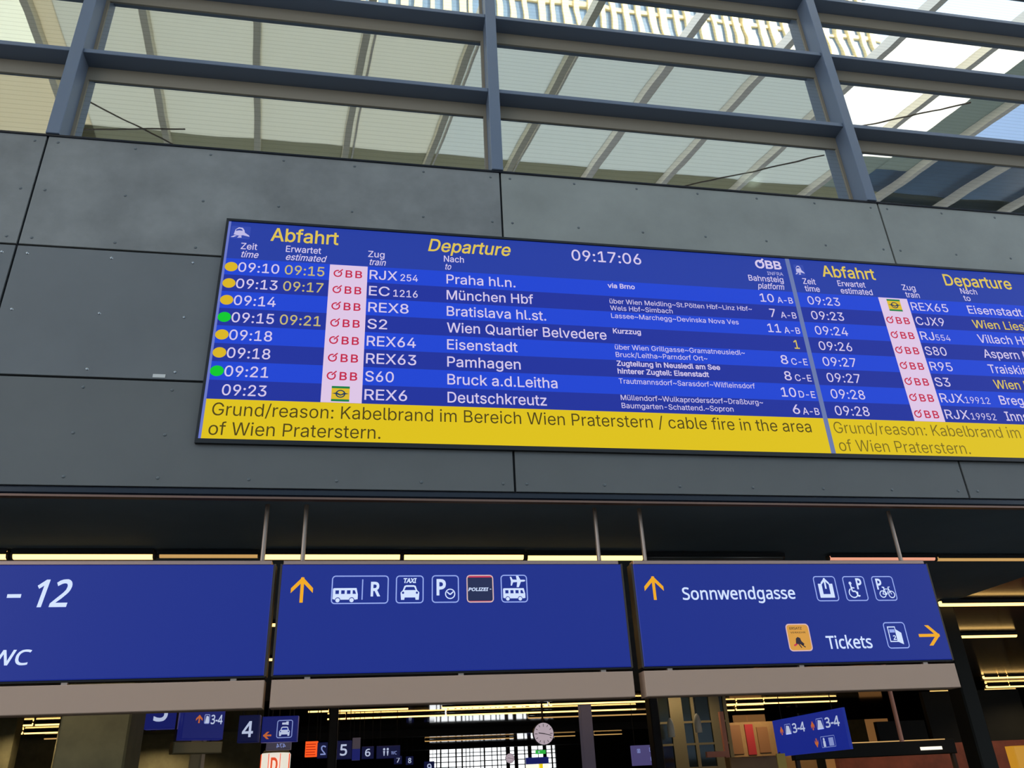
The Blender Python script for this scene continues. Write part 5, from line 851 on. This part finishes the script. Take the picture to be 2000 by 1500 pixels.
# ================================================================== CEILING STRIP LIGHTS
GT = 'warm strip lights on the passage ceiling'
def strip(x0, x1, y, label, m='tube', r=.05, parts=False):
    xc = (x0+x1)/2; h = (x1-x0)/2
    if parts:
        t = thing('strip_light', label, 'ceiling light', (xc, y, CZ-.078), 0, GT)
        MB().tube((-h, 0, 0), (h, 0, 0), r, m, 12).build('tube', t, smooth=True)
        for s in (-1, 1): MB().tube((s*(h+.02), 0, 0), (s*(h-.01), 0, 0), r*1.06, 'gate', 10).build('end_cap', t)
        q = MB().box(-h, h, -.08, .08, r*.9, r*.9+.02, 'black'); q.box(-h, h, -.08, -.07, -.004, r*.9, 'black'); q.box(-h, h, .07, .08, -.004, r*.9, 'black'); q.build('light_shield', t)  # black shield added over the tube to keep its light off the ceiling
        for s in (-.45, .05): MB().box(s*h-.006, s*h+.006, -.006, .006, r*.9, .078, 'gate').build('hanger', t)
        return t
    o = MB().tube((-h, 0, 0), (h, 0, 0), r, m, 8); o.box(-h, h, -.08, .08, r*.9, r*.9+.02, 'black'); o.box(-h, h, -.08, -.07, -.004, r*.9, 'black'); o.box(-h, h, .07, .08, -.004, r*.9, 'black'); o.box(-h*.8, h*.8, -.02, .02, r*.9+.02, .076, 'gate'); o = o.build('strip_light', None, (xc, y, CZ-.078)); return tag(o, label, 'ceiling light', GT)  # same added black shield above and beside the far tubes
for x0, x1, lb, m in ((-5.99, -4.63, 'lit strip light above the 12 sign, cut by the left picture edge', 'tube'), (-4.57, -2.83, 'bright strip light above the white 12', 'tube'), (-2.77, -1.48, 'dim thin strip light above the right end of the 12 sign', 'tube_dim'),
    (-1.41, .45, 'strip light above the yellow arrow of the bus sign', 'tube'), (.49, 2.22, 'strip light above the police and airport pictograms', 'tube'), (2.27, 4.03, 'strip light above the gap between bus sign and Sonnwendgasse sign', 'tube'), (4.09, 6.3, 'unlit dark strip light above the word Sonnwendgasse', 'tube_off'), (7.1, 8.95, 'pinkish strip light above the right end of the Sonnwendgasse sign', 'tube_pink'), (9.0, 10.9, 'dim strip light right of the pinkish one, at the right picture edge', 'tube_dim')):
    strip(x0, x1, 11.34+.02*max(0, x0), lb, m, .055 if m == 'tube' else .034, True)
def row(y, segs, where, m='tube', r=.055):
    n = ['leftmost', 'second from left', 'third from left', 'fourth from left', 'fifth from left']
    for i, (a, b2) in enumerate(segs):
        lb = ('warm strip light ' + where) if len(segs) == 1 else (n[i]+' warm strip light '+where)
        strip(a, b2, y, lb, m, r)
row(33.0, [(-1.98, -1.24), (-1.18, 1.70), (2.98, 7.08), (7.16, 11.38), (11.45, 12.95)], 'in the row just under the middle grey trough')
row(36.3, [(-1.40, -.67), (-.61, 3.40), (3.47, 7.50), (7.56, 11.73)], 'in the row second below the middle grey trough')
row(39.0, [(7.45, 10.12), (10.20, 13.1)], 'in the short row just above the large clock', 'tube_dim')
row(35.5, [(14.44, 15.98), (16.05, 17.28), (17.33, 20.8)], 'in the upper row under the Sonnwendgasse sign')
row(38.46, [(15.73, 17.22), (17.32, 18.72)], 'in the lower row under the Sonnwendgasse sign')
row(47.5, [(2.16, 4.52), (7.34, 10.14), (10.2, 13.7)], 'in the row below the dark beam behind the clock', 'tube_dim')
row(53.2, [(3.77, 9.2), (10.62, 13.08), (14.3, 16.1)], 'in the farthest row beside the clock', 'tube_dim')
row(15.0, [(11.52, 13.56)], 'right of the bicycle pictogram')
row(18.95, [(14.67, 16.47)], 'right of the yellow arrow of the Tickets sign')
row(28.2, [(21.56, 22.08), (22.6, 23.17), (23.2, 23.54), (23.58, 24.6)], 'in the upper row right of the grey trough end')
row(31.5, [(25.27, 26.27), (26.31, 27.35)], 'in the second row right of the dark column')
row(34.8, [(25.03, 26.27), (26.33, 27.11), (27.8, 29.35)], 'in the third row at the right picture edge')
row(23.5, [(13.95, 14.70), (14.78, 16.3)], 'seen through the gap below the word Tickets', 'tube_dim')
row(34.8, [(-13.32, -12.0), (-11.9, -10.9)], 'in the upper row at the lower left edge')
row(38.3, [(-14.6, -13.52), (-13.45, -12.02)], 'in the middle row at the lower left edge')
row(41.4, [(-13.68, -12.99)], 'in the lowest row at the lower left edge', 'tube_dim')
for x, y, e, lb in ((13.1, 26.4, 190, 'added ceiling fill spot in front of the red banner'), (9.6, 24.9, 60, 'added ceiling fill spot over the pale pendant lamps'), (15.5, 23.0, 140, 'added ceiling fill spot over the brown red shop front'), (20.5, 22.5, 140, 'added ceiling fill spot left of the dark column'), (20.0, 38.5, 260, 'added ceiling fill spot before the shop back wall'), (25.5, 27.6, 220, 'added ceiling fill spot by the right picture edge'), (-4.2, 12.6, 46, 'added ceiling fill spot before the olive concrete column'), (-11.4, 31.5, 190, 'added ceiling fill spot at the lower left edge'), (-9.0, 40.5, 220, 'added ceiling fill spot before the far left wall')):
    t = thing('fill_spot', lb, 'ceiling light', (x, y, CZ-.03), 0, 'added fill spots in the passage'); MB().lathe((0, 0, 0), [(.10, .03), (.10, 0), (.075, 0), (.07, .015)], 'gate', 20).build('ring', t); MB().lathe((0, 0, .012), [(.072, 0), (0, .001)], 'lampwhite', 20).build('lens', t)
    l = bpy.data.lights.new('fill_spot_lamp', 'SPOT'); l.energy = e*1.6; l.color = (1, .76, .46); l.spot_size = math.radians(150); l.spot_blend = .5; l.shadow_soft_size = .06  # spots added to brighten the dark shop fronts and passage
    lo = bpy.data.objects.new('fill_spot_lamp', l); link(lo, t); lo.location = (0, 0, -.02)
for y, segs in ((16.2, ((-13, -8.6), (-8.5, -4.1), (-4.0, .4), (.5, 4.4), (5.6, 9.9))), (20.4, ((-13, -8.6), (-8.5, -4.1), (-4.0, .4), (.5, 5.2), (7.2, 11.2))), (28.2, ((-13, -8.6), (-8.5, -4.1), (-1.9, 2.2), (2.3, 8.4), (10.2, 14)))):
    for a, b2 in segs: strip(a, b2, y, 'warm strip light mostly hidden behind the large blue signs')      # the rows carry on behind the signs
t = thing('shop_fascia', 'dark shop fascia with a thin lit edge, right of the copper pole', 'fascia', (13.9, 21.9, 0))
MB().bbox(-2.6, 2.2, 0, .2, 2.05, 2.42, 'wall_dark', .02).build('fascia_board', t); MB().box(-2.5, 1.9, -.02, .0, 2.40, 2.425, 'tube_dim').build('lit_edge', t); MB().box(1.1, 1.75, -.02, 0, 2.16, 2.24, 'lampwhite').build('lit_letters', t)
for x in (-2.5, 2.1): MB().box(x-.05, x+.05, .05, .15, 0, 2.06, 'gate').build('post', t)
